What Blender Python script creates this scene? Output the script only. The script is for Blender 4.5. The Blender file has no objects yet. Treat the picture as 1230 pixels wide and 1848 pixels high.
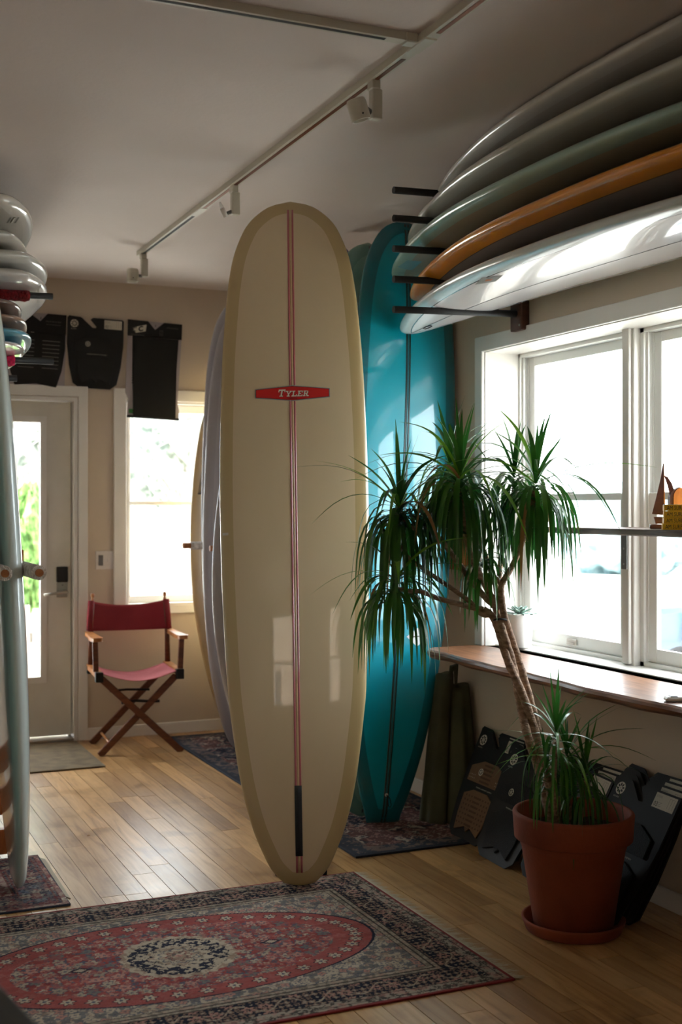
import bpy, math, random
import numpy as np
from mathutils import Matrix, Vector
random.seed(7)
PI = math.pi
scene = bpy.context.scene
COL = scene.collection

# ---------------------------------------------------------------- camera
F_PX, W_PX, H_PX, HOR, EYE = 2200.0, 1230.0, 1848.0, 916.0, 1.42
TH = math.radians(23.77)
SN, CS = math.sin(TH), math.cos(TH)
cam = bpy.data.cameras.new('camera')
cam.sensor_fit = 'VERTICAL'; cam.sensor_height = 36.0; cam.sensor_width = 36.0 * W_PX / H_PX
cam.lens = 36.0 * F_PX / H_PX
cam.shift_y = -(H_PX / 2 - HOR) / H_PX
cam.clip_start = 0.05
camo = bpy.data.objects.new('camera', cam); COL.objects.link(camo)
camo.location = (0, 0, EYE); camo.rotation_euler = (PI / 2, 0, -TH)
cam.dof.use_dof = True; cam.dof.focus_distance = 4.35; cam.dof.aperture_fstop = 3.2
scene.camera = camo


def at(u, v, d):
    l = (u - 615) / F_PX * d
    return Vector((d * SN + l * CS, d * CS - l * SN, EYE + (HOR - v) / F_PX * d))


# ---------------------------------------------------------------- world
SKY = 10.0
scene.view_settings.view_transform = 'Standard'
scene.view_settings.look = 'None'
scene.view_settings.gamma = 1.0
scene.view_settings.use_curve_mapping = False
scene.view_settings.exposure = 0.55
w = bpy.data.worlds.new('overcast_sky'); scene.world = w
w.use_nodes = True
nt = w.node_tree
bg = nt.nodes['Background']
tc = nt.nodes.new('ShaderNodeTexCoord'); sep = nt.nodes.new('ShaderNodeSeparateXYZ')
rp = nt.nodes.new('ShaderNodeValToRGB')
nt.links.new(tc.outputs['Generated'], sep.inputs[0]); nt.links.new(sep.outputs['Z'], rp.inputs[0])
rp.color_ramp.elements[0].position = 0.0; rp.color_ramp.elements[0].color = (0.82, 0.88, 0.95, 1)
rp.color_ramp.elements[1].position = 0.6; rp.color_ramp.elements[1].color = (0.93, 0.97, 1.0, 1)
nt.links.new(rp.outputs[0], bg.inputs[0]); bg.inputs[1].default_value = SKY


def portal(loc, rot, sx, sy):
    l = bpy.data.lights.new('window_portal', 'AREA'); l.shape = 'RECTANGLE'; l.size = sx; l.size_y = sy
    l.cycles.is_portal = True
    o = bpy.data.objects.new('window_portal', l); COL.objects.link(o); o.location = loc; o.rotation_euler = rot


portal((3.06, 3.9, 1.46), (0, PI / 2, 0), 1.4, 1.75)
portal((2.2, 7.62, 1.45), (-PI / 2, 0, 0), 0.9, 1.4)
portal((1.05, 7.62, 1.17), (-PI / 2, 0, 0), 0.6, 1.6)
portal((-2.2, -3.12, 1.85), (PI / 2, 0, 0), 0.75, 1.4)
portal((-0.42, -3.12, 1.85), (PI / 2, 0, 0), 0.65, 1.4)


sun = bpy.data.lights.new('sun', 'SUN'); sun.energy = 22.0; sun.angle = math.radians(4); sun.color = (1.0, 0.97, 0.92)
suno = bpy.data.objects.new('sun', sun); COL.objects.link(suno)
suno.rotation_euler = Vector((-1.0, -0.12, 0.95)).to_track_quat('Z', 'Y').to_euler()


# ---------------------------------------------------------------- materials
def srgb(r, g, b):
    def f(c):
        c /= 255.0
        return c / 12.92 if c <= 0.04045 else ((c + 0.055) / 1.055) ** 2.4
    return (f(r), f(g), f(b), 1.0)


def new_mat(name):
    m = bpy.data.materials.new(name); m.use_nodes = True
    return m, m.node_tree, m.node_tree.nodes['Principled BSDF']


def mat(name, c, rough=0.5, metal=0.0, c2=None, scale=20.0, stretch=(1, 1, 1), bump=0.0, bscale=None, coat=0.0,
        spec=0.5, detail=4.0, alpha=None, sheen=0.0, trans=0.0, contrast=(0.35, 0.65)):
    m, t, b = new_mat(name)
    b.inputs['Base Color'].default_value = c
    b.inputs['Roughness'].default_value = rough
    b.inputs['Metallic'].default_value = metal
    b.inputs['Coat Weight'].default_value = coat
    b.inputs['Coat Roughness'].default_value = 0.04
    b.inputs['Specular IOR Level'].default_value = spec
    b.inputs['Sheen Weight'].default_value = sheen
    if c2 is not None or bump:
        tcn = t.nodes.new('ShaderNodeTexCoord'); mp = t.nodes.new('ShaderNodeMapping')
        mp.inputs['Scale'].default_value = stretch
        t.links.new(tcn.outputs['Object'], mp.inputs[0])
    if c2 is not None:
        n = t.nodes.new('ShaderNodeTexNoise'); n.inputs['Scale'].default_value = scale; n.inputs['Detail'].default_value = detail
        t.links.new(mp.outputs[0], n.inputs['Vector'])
        r = t.nodes.new('ShaderNodeValToRGB')
        r.color_ramp.elements[0].position = contrast[0]; r.color_ramp.elements[0].color = c
        r.color_ramp.elements[1].position = contrast[1]; r.color_ramp.elements[1].color = c2
        t.links.new(n.outputs[0], r.inputs[0]); t.links.new(r.outputs[0], b.inputs['Base Color'])
    if bump:
        n2 = t.nodes.new('ShaderNodeTexNoise'); n2.inputs['Scale'].default_value = bscale or scale * 3
        t.links.new(mp.outputs[0], n2.inputs['Vector'])
        bp = t.nodes.new('ShaderNodeBump'); bp.inputs['Strength'].default_value = bump; bp.inputs['Distance'].default_value = 0.01
        t.links.new(n2.outputs[0], bp.inputs['Height']); t.links.new(bp.outputs[0], b.inputs['Normal'])
    if trans:
        tr = t.nodes.new('ShaderNodeBsdfTranslucent'); tr.inputs[0].default_value = c
        mx = t.nodes.new('ShaderNodeMixShader'); mx.inputs[0].default_value = trans
        out = t.nodes['Material Output']
        t.links.new(b.outputs[0], mx.inputs[1]); t.links.new(tr.outputs[0], mx.inputs[2]); t.links.new(mx.outputs[0], out.inputs[0])
    return m


def glass_mat():
    m, t, b = new_mat('window_glass')
    t.nodes.remove(b)
    out = t.nodes['Material Output']
    tr = t.nodes.new('ShaderNodeBsdfTransparent'); tr.inputs[0].default_value = (0.95, 0.97, 0.97, 1)
    gl = t.nodes.new('ShaderNodeBsdfGlossy'); gl.inputs['Roughness'].default_value = 0.02
    lw = t.nodes.new('ShaderNodeLayerWeight'); pw = t.nodes.new('ShaderNodeMath'); pw.operation = 'POWER'; pw.inputs[1].default_value = 5
    fr = t.nodes.new('ShaderNodeMath'); fr.operation = 'MULTIPLY_ADD'; fr.inputs[1].default_value = 0.9; fr.inputs[2].default_value = 0.035
    t.links.new(lw.outputs['Facing'], pw.inputs[0]); t.links.new(pw.outputs[0], fr.inputs[0])
    mx = t.nodes.new('ShaderNodeMixShader')
    t.links.new(fr.outputs[0], mx.inputs[0]); t.links.new(tr.outputs[0], mx.inputs[1]); t.links.new(gl.outputs[0], mx.inputs[2])
    t.links.new(mx.outputs[0], out.inputs[0])
    return m


def board_mat(name, centre, lap=None, lapw=0.05, pin=None, pinpos=0.05, pinw=0.003, mottled=None, rough=0.3):
    """resin finish; `rim` = metres from the outline (a mesh attribute)"""
    m, t, b = new_mat(name)
    b.inputs['Roughness'].default_value = rough
    b.inputs['Coat Weight'].default_value = 1.0; b.inputs['Coat Roughness'].default_value = 0.03
    a = t.nodes.new('ShaderNodeAttribute'); a.attribute_name = 'rim'
    col = None
    rgb = t.nodes.new('ShaderNodeRGB'); rgb.outputs[0].default_value = centre; col = rgb.outputs[0]
    if mottled:
        tcn = t.nodes.new('ShaderNodeTexCoord')
        n = t.nodes.new('ShaderNodeTexNoise'); n.inputs['Scale'].default_value = 2.2; n.inputs['Detail'].default_value = 3
        t.links.new(tcn.outputs['Object'], n.inputs['Vector'])
        mx = t.nodes.new('ShaderNodeMix'); mx.data_type = 'RGBA'
        t.links.new(n.outputs[0], mx.inputs['Factor']); t.links.new(col, mx.inputs['A']); mx.inputs['B'].default_value = mottled
        col = mx.outputs['Result']

    def band(lo, hi, c, col):
        mr = t.nodes.new('ShaderNodeMapRange'); mr.inputs['From Min'].default_value = hi; mr.inputs['From Max'].default_value = hi + 0.0012
        mr.inputs['To Min'].default_value = 1; mr.inputs['To Max'].default_value = 0
        t.links.new(a.outputs['Fac'], mr.inputs['Value'])
        f = mr.outputs[0]
        if lo > 0:
            mr2 = t.nodes.new('ShaderNodeMapRange'); mr2.inputs['From Min'].default_value = lo - 0.0012; mr2.inputs['From Max'].default_value = lo
            t.links.new(a.outputs['Fac'], mr2.inputs['Value'])
            mu = t.nodes.new('ShaderNodeMath'); mu.operation = 'MULTIPLY'
            t.links.new(f, mu.inputs[0]); t.links.new(mr2.outputs[0], mu.inputs[1]); f = mu.outputs[0]
        mx = t.nodes.new('ShaderNodeMix'); mx.data_type = 'RGBA'
        t.links.new(f, mx.inputs['Factor']); t.links.new(col, mx.inputs['A']); mx.inputs['B'].default_value = c
        return mx.outputs['Result']
    if lap: col = band(0, lapw, lap, col)
    if pin: col = band(pinpos, pinpos + pinw, pin, col)
    t.links.new(col, b.inputs['Base Color'])
    return m


def wood_floor():
    m, t, b = new_mat('oiled_floor_boards')
    g = t.nodes.new('ShaderNodeNewGeometry'); oi = t.nodes.new('ShaderNodeObjectInfo')
    ad = t.nodes.new('ShaderNodeVectorMath'); ad.operation = 'ADD'
    cb = t.nodes.new('ShaderNodeCombineXYZ')
    mu = t.nodes.new('ShaderNodeMath'); mu.operation = 'MULTIPLY'; mu.inputs[1].default_value = 37.0
    t.links.new(oi.outputs['Random'], mu.inputs[0]); t.links.new(mu.outputs[0], cb.inputs[2])
    t.links.new(g.outputs['Position'], ad.inputs[0]); t.links.new(cb.outputs[0], ad.inputs[1])
    mp = t.nodes.new('ShaderNodeMapping'); mp.inputs['Scale'].default_value = (30, 2.2, 1)
    t.links.new(ad.outputs[0], mp.inputs[0])
    n = t.nodes.new('ShaderNodeTexNoise'); n.inputs['Scale'].default_value = 1.0; n.inputs['Detail'].default_value = 6; n.inputs['Distortion'].default_value = 1.2
    t.links.new(mp.outputs[0], n.inputs['Vector'])
    r = t.nodes.new('ShaderNodeValToRGB')
    e = r.color_ramp.elements
    e[0].position = 0.25; e[0].color = srgb(158, 116, 70)
    e[1].position = 0.62; e[1].color = srgb(208, 168, 118)
    x = e.new(0.42); x.color = srgb(192, 150, 100)
    t.links.new(n.outputs[0], r.inputs[0])
    r2 = t.nodes.new('ShaderNodeValToRGB')
    e = r2.color_ramp.elements
    e[0].position = 0.0; e[0].color = (0.62, 0.56, 0.50, 1); e[1].position = 1.0; e[1].color = (1.12, 1.08, 1.0, 1)
    x = e.new(0.5); x.color = (0.95, 0.93, 0.9, 1)
    t.links.new(oi.outputs['Random'], r2.inputs[0])
    mx = t.nodes.new('ShaderNodeMix'); mx.data_type = 'RGBA'; mx.blend_type = 'MULTIPLY'; mx.inputs['Factor'].default_value = 1
    t.links.new(r.outputs[0], mx.inputs['A']); t.links.new(r2.outputs[0], mx.inputs['B'])
    n3 = t.nodes.new('ShaderNodeTexNoise'); n3.inputs['Scale'].default_value = 5; n3.inputs['Detail'].default_value = 5
    t.links.new(g.outputs['Position'], n3.inputs['Vector'])
    r3 = t.nodes.new('ShaderNodeValToRGB')
    r3.color_ramp.elements[0].position = 0.30; r3.color_ramp.elements[0].color = (0.55, 0.5, 0.46, 1)
    r3.color_ramp.elements[1].position = 0.45; r3.color_ramp.elements[1].color = (1, 1, 1, 1)
    t.links.new(n3.outputs[0], r3.inputs[0])
    mx2 = t.nodes.new('ShaderNodeMix'); mx2.data_type = 'RGBA'; mx2.blend_type = 'MULTIPLY'; mx2.inputs['Factor'].default_value = 0.7
    t.links.new(mx.outputs['Result'], mx2.inputs['A']); t.links.new(r3.outputs[0], mx2.inputs['B'])
    t.links.new(mx2.outputs['Result'], b.inputs['Base Color'])
    mr = t.nodes.new('ShaderNodeMapRange'); mr.inputs['To Min'].default_value = 0.22; mr.inputs['To Max'].default_value = 0.42
    t.links.new(n3.outputs[0], mr.inputs['Value']); t.links.new(mr.outputs[0], b.inputs['Roughness'])
    bp = t.nodes.new('ShaderNodeBump'); bp.inputs['Strength'].default_value = 0.12; bp.inputs['Distance'].default_value = 0.002
    t.links.new(n.outputs[0], bp.inputs['Height']); t.links.new(bp.outputs[0], b.inputs['Normal'])
    return m


def attr_mat(name, rough=0.95):
    m, t, b = new_mat(name)
    a = t.nodes.new('ShaderNodeAttribute'); a.attribute_name = 'dye'
    t.links.new(a.outputs['Color'], b.inputs['Base Color']); b.inputs['Roughness'].default_value = rough
    b.inputs['Specular IOR Level'].default_value = 0.1
    tcn = t.nodes.new('ShaderNodeTexCoord')
    n = t.nodes.new('ShaderNodeTexNoise'); n.inputs['Scale'].default_value = 350
    t.links.new(tcn.outputs['Object'], n.inputs['Vector'])
    bp = t.nodes.new('ShaderNodeBump'); bp.inputs['Strength'].default_value = 0.5; bp.inputs['Distance'].default_value = 0.002
    t.links.new(n.outputs[0], bp.inputs['Height']); t.links.new(bp.outputs[0], b.inputs['Normal'])
    return m


M = {}
M['wall'] = mat('wall_paint', srgb(208, 192, 172), 0.85, c2=srgb(202, 186, 166), scale=1.5, bump=0.06, bscale=120, spec=0.25)
M['ceiling'] = mat('ceiling_paint', srgb(216, 205, 199), 0.9, c2=srgb(210, 199, 193), scale=1.2, bump=0.08, bscale=60, spec=0.2)
M['trim'] = mat('white_gloss_trim', srgb(232, 228, 222), 0.4, c2=srgb(224, 220, 214), scale=3)
M['door'] = mat('scuffed_white_door', srgb(214, 208, 196), 0.5, c2=srgb(224, 219, 208), scale=4, detail=8)
M['vinyl'] = mat('white_vinyl_sash', srgb(238, 238, 234), 0.35)
M['glass'] = glass_mat()
M['floor'] = wood_floor()
M['under'] = mat('dark_subfloor', srgb(30, 22, 16), 0.9)
M['black'] = mat('black_rubber_pipe', srgb(22, 21, 22), 0.6, bump=0.1, bscale=300)
M['blackmetal'] = mat('black_metal', srgb(20, 20, 20), 0.4, metal=0.3)
M['darkwood'] = mat('dark_stained_wood', srgb(70, 34, 22), 0.45, c2=srgb(92, 50, 32), scale=8, stretch=(1, 1, 6))
M['walnut'] = mat('live_edge_walnut', srgb(104, 66, 44), 0.35, c2=srgb(150, 104, 74), scale=5, stretch=(12, 1.2, 12), detail=8)
M['shelfwood'] = mat('dark_shelf_wood', srgb(66, 48, 38), 0.5, c2=srgb(104, 80, 62), scale=6, stretch=(10, 1, 10), detail=8)
M['dowel'] = mat('pale_dowel', srgb(176, 112, 62), 0.55, c2=srgb(150, 90, 46), scale=30, stretch=(1, 1, 5))
M['orangewood'] = mat('orange_pine', srgb(178, 98, 40), 0.5, c2=srgb(150, 78, 30), scale=12, stretch=(4, 4, 1))
M['rope'] = mat('white_cotton_rope', srgb(236, 230, 222), 0.95, c2=srgb(190, 180, 168), scale=60, bump=0.8, bscale=160)
M['trackmetal'] = mat('putty_white_metal', srgb(196, 190, 174), 0.4)
M['tracktape'] = mat('copper_tape', srgb(120, 66, 32), 0.4, metal=0.5)
M['steel'] = mat('brushed_nickel', srgb(170, 164, 154), 0.35, metal=0.9)
M['plate'] = mat('white_plastic', srgb(214, 206, 198), 0.4)
M['greyplastic'] = mat('grey_plastic', srgb(110, 108, 106), 0.5)
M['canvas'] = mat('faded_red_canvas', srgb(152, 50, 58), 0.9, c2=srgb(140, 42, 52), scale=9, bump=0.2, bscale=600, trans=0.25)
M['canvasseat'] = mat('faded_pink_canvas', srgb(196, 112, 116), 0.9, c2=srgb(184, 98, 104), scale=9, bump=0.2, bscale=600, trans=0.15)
M['chairwood'] = mat('chair_dark_wood', srgb(86, 42, 22), 0.4, c2=srgb(112, 60, 32), scale=10, stretch=(1, 1, 5))
M['armwood'] = mat('chair_arm_wood', srgb(190, 128, 70), 0.35, c2=srgb(160, 98, 50), scale=10, stretch=(5, 1, 1))
M['card'] = mat('black_card', srgb(24, 24, 26), 0.6, spec=0.3)
M['cardgrey'] = mat('charcoal_card', srgb(33, 31, 31), 0.65, spec=0.2)
M['eva'] = mat('black_eva_foam', srgb(14, 14, 15), 0.8, bump=0.5, bscale=260)
M['evanavy'] = mat('navy_eva_foam', srgb(14, 16, 24), 0.8, bump=0.5, bscale=260)
M['evabrown'] = mat('brown_eva_foam', srgb(112, 84, 62), 0.85, bump=0.4, bscale=260)
M['evabrown2'] = mat('dark_brown_eva_foam', srgb(84, 60, 44), 0.85)
M['paper'] = mat('off_white_paper', srgb(200, 194, 178), 0.8, spec=0.2)
M['ink'] = mat('black_ink', srgb(24, 22, 22), 0.7)
M['greyink'] = mat('grey_ink', srgb(120, 118, 112), 0.7)
M['lilaccard'] = mat('pale_card_backing', srgb(168, 158, 158), 0.7)
M['green'] = mat('green_sticker', srgb(60, 130, 60), 0.6)
M['terracotta'] = mat('terracotta', srgb(148, 72, 42), 0.8, c2=srgb(116, 52, 30), scale=4, bump=0.15, bscale=60, detail=8)
M['soil'] = mat('dry_soil', srgb(52, 36, 26), 0.95, c2=srgb(84, 62, 46), scale=60, bump=0.9, bscale=70)
M['bark'] = mat('dracaena_bark', srgb(190, 158, 132), 0.8, c2=srgb(136, 106, 84), scale=30, stretch=(1, 1, 3), bump=0.6, bscale=90)
M['leaf'] = mat('dracaena_leaf', srgb(34, 84, 32), 0.28, c2=srgb(84, 142, 40), scale=4, trans=0.32)
M['leafnew'] = mat('young_dracaena_leaf', srgb(110, 160, 40), 0.35, c2=srgb(80, 140, 36), scale=5, trans=0.3)
M['leafdry'] = mat('dry_dracaena_leaf', srgb(150, 96, 52), 0.6, c2=srgb(120, 110, 50), scale=5, trans=0.2)
M['succulent'] = mat('blue_grey_succulent', srgb(128, 152, 140), 0.5, c2=srgb(150, 168, 158), scale=10)
M['ceramic'] = mat('white_ceramic', srgb(232, 230, 226), 0.25, coat=0.5)
M['olive'] = mat('olive_canvas', srgb(74, 72, 48), 0.9, c2=srgb(60, 58, 38), scale=7, bump=0.3, bscale=400)
M['redyarn'] = mat('dark_red_yarn', srgb(130, 14, 18), 0.95, c2=srgb(90, 6, 10), scale=70, bump=1.0, bscale=120)
M['pinkyarn'] = mat('hot_pink_yarn', srgb(214, 30, 84), 0.95, c2=srgb(160, 14, 60), scale=70, bump=1.0, bscale=120)
M['redlogo'] = mat('red_logo_vinyl', srgb(200, 14, 16), 0.35, coat=0.6)
M['silver'] = mat('silver_logo_edge', srgb(150, 150, 146), 0.35, coat=0.6)
M['cream'] = mat('cream_lettering', srgb(225, 218, 200), 0.4, coat=0.6)
M['pinkline'] = mat('pink_stringer', srgb(178, 92, 96), 0.3, coat=1.0)
M['paleline'] = mat('pale_stringer_core', srgb(196, 162, 120), 0.3, coat=1.0)
M['darkline'] = mat('dark_stringer', srgb(10, 42, 40), 0.3, coat=1.0)
M['greyline'] = mat('slate_stringer', srgb(70, 74, 86), 0.3, coat=1.0)
M['bluelap'] = mat('white_decal', srgb(225, 232, 234), 0.35, coat=1.0)
M['yellow'] = mat('mustard_box_card', srgb(244, 190, 30), 0.55)
M['boxtop'] = mat('white_box_top', srgb(228, 222, 214), 0.5)
M['redwood'] = mat('mahogany', srgb(96, 52, 38), 0.45, c2=srgb(78, 40, 30), scale=14, stretch=(1, 1, 4))
M['honey'] = mat('honey_wood', srgb(222, 142, 60), 0.4, c2=srgb(196, 116, 44), scale=20, stretch=(4, 4, 1))
M['deskdark'] = mat('near_black_counter', srgb(20, 15, 13), 0.5)
M['doormat'] = mat('brown_coir_mat', srgb(128, 110, 84), 0.95, c2=srgb(104, 88, 66), scale=14, bump=0.6, bscale=300)
M['rug'] = attr_mat('woven_wool')
M['fringe'] = mat('cream_fringe', srgb(206, 194, 172), 0.95)
M['rugred'] = mat('red_selvedge', srgb(130, 40, 40), 0.95)
M['rugnavy'] = mat('navy_selvedge', srgb(52, 56, 70), 0.95)
M['underlay'] = mat('grey_underlay', srgb(180, 168, 148), 0.9)
# outside
M['concrete'] = mat('pale_concrete', srgb(208, 206, 198), 0.9, c2=srgb(196, 193, 186), scale=2)
M['foliage'] = mat('hedge_leaves', srgb(170, 176, 168), 0.8, c2=srgb(84, 92, 84), scale=7, bump=0.8, bscale=20, spec=0.1)
M['foliagegreen'] = mat('bright_shrub', srgb(110, 140, 80), 0.8, c2=srgb(52, 78, 36), scale=14, bump=0.8, bscale=20, spec=0.1)
M['greytwig'] = mat('grey_bark', srgb(128, 120, 116), 0.9, c2=srgb(160, 150, 146), scale=5)
M['fencewood'] = mat('weathered_fence', srgb(104, 100, 96), 0.9, c2=srgb(130, 124, 118), scale=5, stretch=(5, 5, 1))
M['carblue'] = mat('blue_car_paint', srgb(16, 62, 96), 0.3, coat=0.6)
M['carglass'] = mat('tinted_car_glass', srgb(20, 34, 44), 0.1)
M['tyre'] = mat('tyre', srgb(20, 20, 22), 0.8)
M['whitepaint'] = mat('white_paint', srgb(225, 225, 222), 0.5)
M['brick'] = mat('red_brick_wall', srgb(150, 126, 116), 0.9)
M['brickpale'] = mat('pale_brick', srgb(170, 150, 134), 0.9, c2=srgb(150, 128, 112), scale=3)
M['siding'] = mat('pale_house_siding', srgb(205, 205, 200), 0.8)
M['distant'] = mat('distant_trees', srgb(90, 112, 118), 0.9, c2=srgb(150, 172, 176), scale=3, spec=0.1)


# ---------------------------------------------------------------- builders
ROOT = {}


def tag(o, label=None, cat=None, group=None, kind=None):
    if label: o['label'] = label
    if cat: o['category'] = cat
    if group: o['group'] = group
    if kind: o['kind'] = kind
    return o


def thing(name, label, cat, mtx=None, group=None, kind=None):
    o = bpy.data.objects.new(name, None); COL.objects.link(o); o.empty_display_size = 0.05
    mtx = mtx if mtx is not None else Matrix.Identity(4)
    if isinstance(mtx, (tuple, list, Vector)): mtx = Matrix.Translation(mtx)
    o.matrix_world = mtx; ROOT[o] = mtx
    return tag(o, label, cat, group, kind)


class MB:
    def __init__(s): s.v = []; s.f = []; s.sm = []

    def add(s, v, f, smooth=False):
        n = len(s.v); s.v += [tuple(p) for p in v]; s.f += [tuple(n + i for i in q) for q in f]; s.sm += [smooth] * len(f); return s

    def box(s, x0, x1, y0, y1, z0, z1, m=None):
        p = [Vector((x, y, z)) for x in (x0, x1) for y in (y0, y1) for z in (z0, z1)]
        if m is not None: p = [m @ q for q in p]
        return s.add(p, [(0, 1, 3, 2), (4, 6, 7, 5), (0, 4, 5, 1), (2, 3, 7, 6), (0, 2, 6, 4), (1, 5, 7, 3)])

    def bbox(s, x0, x1, y0, y1, z0, z1, b=0.003, m=None):
        """box with chamfered edges"""
        pts = []
        for sx, x in ((-1, x0), (1, x1)):
            for sy, y in ((-1, y0), (1, y1)):
                for sz, z in ((-1, z0), (1, z1)):
                    pts += [Vector((x, y - sy * b, z - sz * b)), Vector((x - sx * b, y, z - sz * b)), Vector((x - sx * b, y - sy * b, z))]
        if m is not None: pts = [m @ q for q in pts]
        c = lambda i, j, k: (i * 4 + j * 2 + k) * 3
        f = []
        for i in (0, 1):
            f.append([c(i, 0, 0), c(i, 1, 0), c(i, 1, 1), c(i, 0, 1)][::(1 if i else -1)])
            f.append([c(0, i, 0) + 1, c(0, i, 1) + 1, c(1, i, 1) + 1, c(1, i, 0) + 1][::(1 if i else -1)])
            f.append([c(0, 0, i) + 2, c(1, 0, i) + 2, c(1, 1, i) + 2, c(0, 1, i) + 2][::(1 if i else -1)])
            for j in (0, 1):
                f.append([c(i, j, 0), c(i, j, 1), c(i, j, 1) + 1, c(i, j, 0) + 1][::(1 if i != j else -1)])
                f.append([c(i, 0, j), c(i, 0, j) + 2, c(i, 1, j) + 2, c(i, 1, j)][::(1 if i != j else -1)])
                f.append([c(0, i, j) + 1, c(1, i, j) + 1, c(1, i, j) + 2, c(0, i, j) + 2][::(1 if i != j else -1)])
                for k in (0, 1):
                    q = [c(i, j, k), c(i, j, k) + 1, c(i, j, k) + 2]
                    f.append(q[::(1 if (i + j + k) % 2 else -1)])
        return s.add(pts, f)

    def prism(s, pts, y0, y1, m=None):
        """outline in XZ, extruded along Y"""
        n = len(pts)
        v = [Vector((x, y0, z)) for x, z in pts] + [Vector((x, y1, z)) for x, z in pts]
        if m is not None: v = [m @ q for q in v]
        f = [tuple(range(n)), tuple(range(2 * n - 1, n - 1, -1))] + [(i, i + n, (i + 1) % n + n, (i + 1) % n) for i in range(n)]
        return s.add(v, f)

    def tube(s, pts, r, n=10, caps=True, smooth=True):
        pts = [Vector(p) for p in pts]; rr = r if isinstance(r, (list, tuple)) else [r] * len(pts)
        v = []; up = None
        for i, p in enumerate(pts):
            t = (pts[min(i + 1, len(pts) - 1)] - pts[max(i - 1, 0)]).normalized()
            if up is None: up = t.orthogonal().normalized()
            a = (up - t * up.dot(t))
            a = a.normalized() if a.length > 1e-6 else t.orthogonal().normalized()
            up = a; b = t.cross(a)
            v += [p + (a * math.cos(2 * PI * k / n) + b * math.sin(2 * PI * k / n)) * rr[i] for k in range(n)]
        f = []
        for i in range(len(pts) - 1):
            for k in range(n):
                k2 = (k + 1) % n
                f.append((i * n + k, i * n + k2, (i + 1) * n + k2, (i + 1) * n + k))
        s.add(v, f, smooth)
        if caps:
            m0 = len(s.v) - len(v)
            s.f.append(tuple(m0 + k for k in range(n - 1, -1, -1))); s.sm.append(False)
            m1 = m0 + (len(pts) - 1) * n
            s.f.append(tuple(m1 + k for k in range(n))); s.sm.append(False)
        return s

    def lathe(s, prof, n=48, m=None, smooth=True):
        v = []
        for r, z in prof: v += [Vector((r * math.cos(2 * PI * k / n), r * math.sin(2 * PI * k / n), z)) for k in range(n)]
        if m is not None: v = [m @ q for q in v]
        f = []
        for i in range(len(prof) - 1):
            for k in range(n):
                k2 = (k + 1) % n
                f.append((i * n + k, i * n + k2, (i + 1) * n + k2, (i + 1) * n + k))
        return s.add(v, f, smooth)

    def grid(s, fn, nu, nv, smooth=True):
        v = [fn(i / nu, j / nv) for j in range(nv + 1) for i in range(nu + 1)]
        f = [(j * (nu + 1) + i, j * (nu + 1) + i + 1, (j + 1) * (nu + 1) + i + 1, (j + 1) * (nu + 1) + i) for j in range(nv) for i in range(nu)]
        return s.add(v, f, smooth)

    def build(s, name, material, parent=None, world=False, kind=None, label=None, mtx=None):
        vs = s.v
        if world and parent is not None:
            inv = ROOT[parent].inverted(); vs = [inv @ Vector(p) for p in vs]
        me = bpy.data.meshes.new(name); me.from_pydata([tuple(p) for p in vs], [], s.f)
        me.polygons.foreach_set('use_smooth', s.sm)
        me.materials.append(material); me.update()
        o = bpy.data.objects.new(name, me); COL.objects.link(o)
        if parent is not None: o.parent = parent
        if mtx is not None: o.matrix_local = mtx
        if kind: o['kind'] = kind
        if label: o['label'] = label
        return o


def solidify(o, t, offset=0):
    md = o.modifiers.new('thickness', 'SOLIDIFY'); md.thickness = t; md.offset = offset
    return o


def bevel(o, wd=0.004, seg=2):
    md = o.modifiers.new('bevel', 'BEVEL'); md.width = wd; md.segments = seg; md.limit_method = 'ANGLE'; md.angle_limit = math.radians(40)
    return o


def struct(name, mb, material, parent=None):
    o = mb.build(name, material, parent)
    if parent is None: o['kind'] = 'structure'
    return o


def copy_tree(o, parent=None):
    c = o.copy(); COL.objects.link(c); c.parent = parent
    if o in ROOT: ROOT[c] = ROOT[o]
    for ch in list(o.children): copy_tree(ch, c)
    return c


def text_mesh(body, size):
    cu = bpy.data.curves.new('t', 'FONT'); cu.body = body; cu.size = size; cu.resolution_u = 2
    o = bpy.data.objects.new('t', cu)
    me = bpy.data.meshes.new_from_object(o)
    v = [(p.co.x, p.co.y) for p in me.vertices]; f = [tuple(p.vertices) for p in me.polygons]
    bpy.data.objects.remove(o); bpy.data.curves.remove(cu)
    return v, f


def rot(axis, deg): return Matrix.Rotation(math.radians(deg), 4, axis)


def frame_m(loc, ax, ay, az):
    m = Matrix.Identity(4)
    for i, a in enumerate((ax, ay, az)): m[0][i], m[1][i], m[2][i] = a.x, a.y, a.z
    m[0][3], m[1][3], m[2][3] = loc
    return m


# ================================================================ SETTING
XW, YB, CZ = 2.8, 7.45, 2.81
# floor: boards run along y
fl = struct('floor', MB().box(-3, 2.8, -3, 7.6, -0.05, -0.018), M['under'])
unit = bpy.data.meshes.new('plank')
ub = MB().bbox(0, 1, 0, 1, -1, 0, 0.004)
unit.from_pydata([tuple(p) for p in ub.v], [], ub.f); unit.materials.append(M['floor'])
PW = 0.0862
rest = MB()
c = 0
x = 0.3
while x < 2.8 - 0.01:
    y = 2.2 - random.random() * 0.9
    while y < 7.45:
        ln = random.choice([0.45, 0.7, 0.95, 1.2, 1.5, 1.7]) * random.uniform(0.85, 1.1)
        y1 = min(y + ln, 7.45)
        if 7.45 - y1 < 0.2: y1 = 7.45
        o = bpy.data.objects.new('plank', unit); COL.objects.link(o); o.parent = fl
        o.location = (x + 0.0006, y + 0.0006, random.uniform(-0.0006, 0))
        o.scale = (min(PW, 2.8 - x) - 0.0024, y1 - y - 0.0024, 0.017)
        c += 1; y = y1
    x += PW
x = -3
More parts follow.
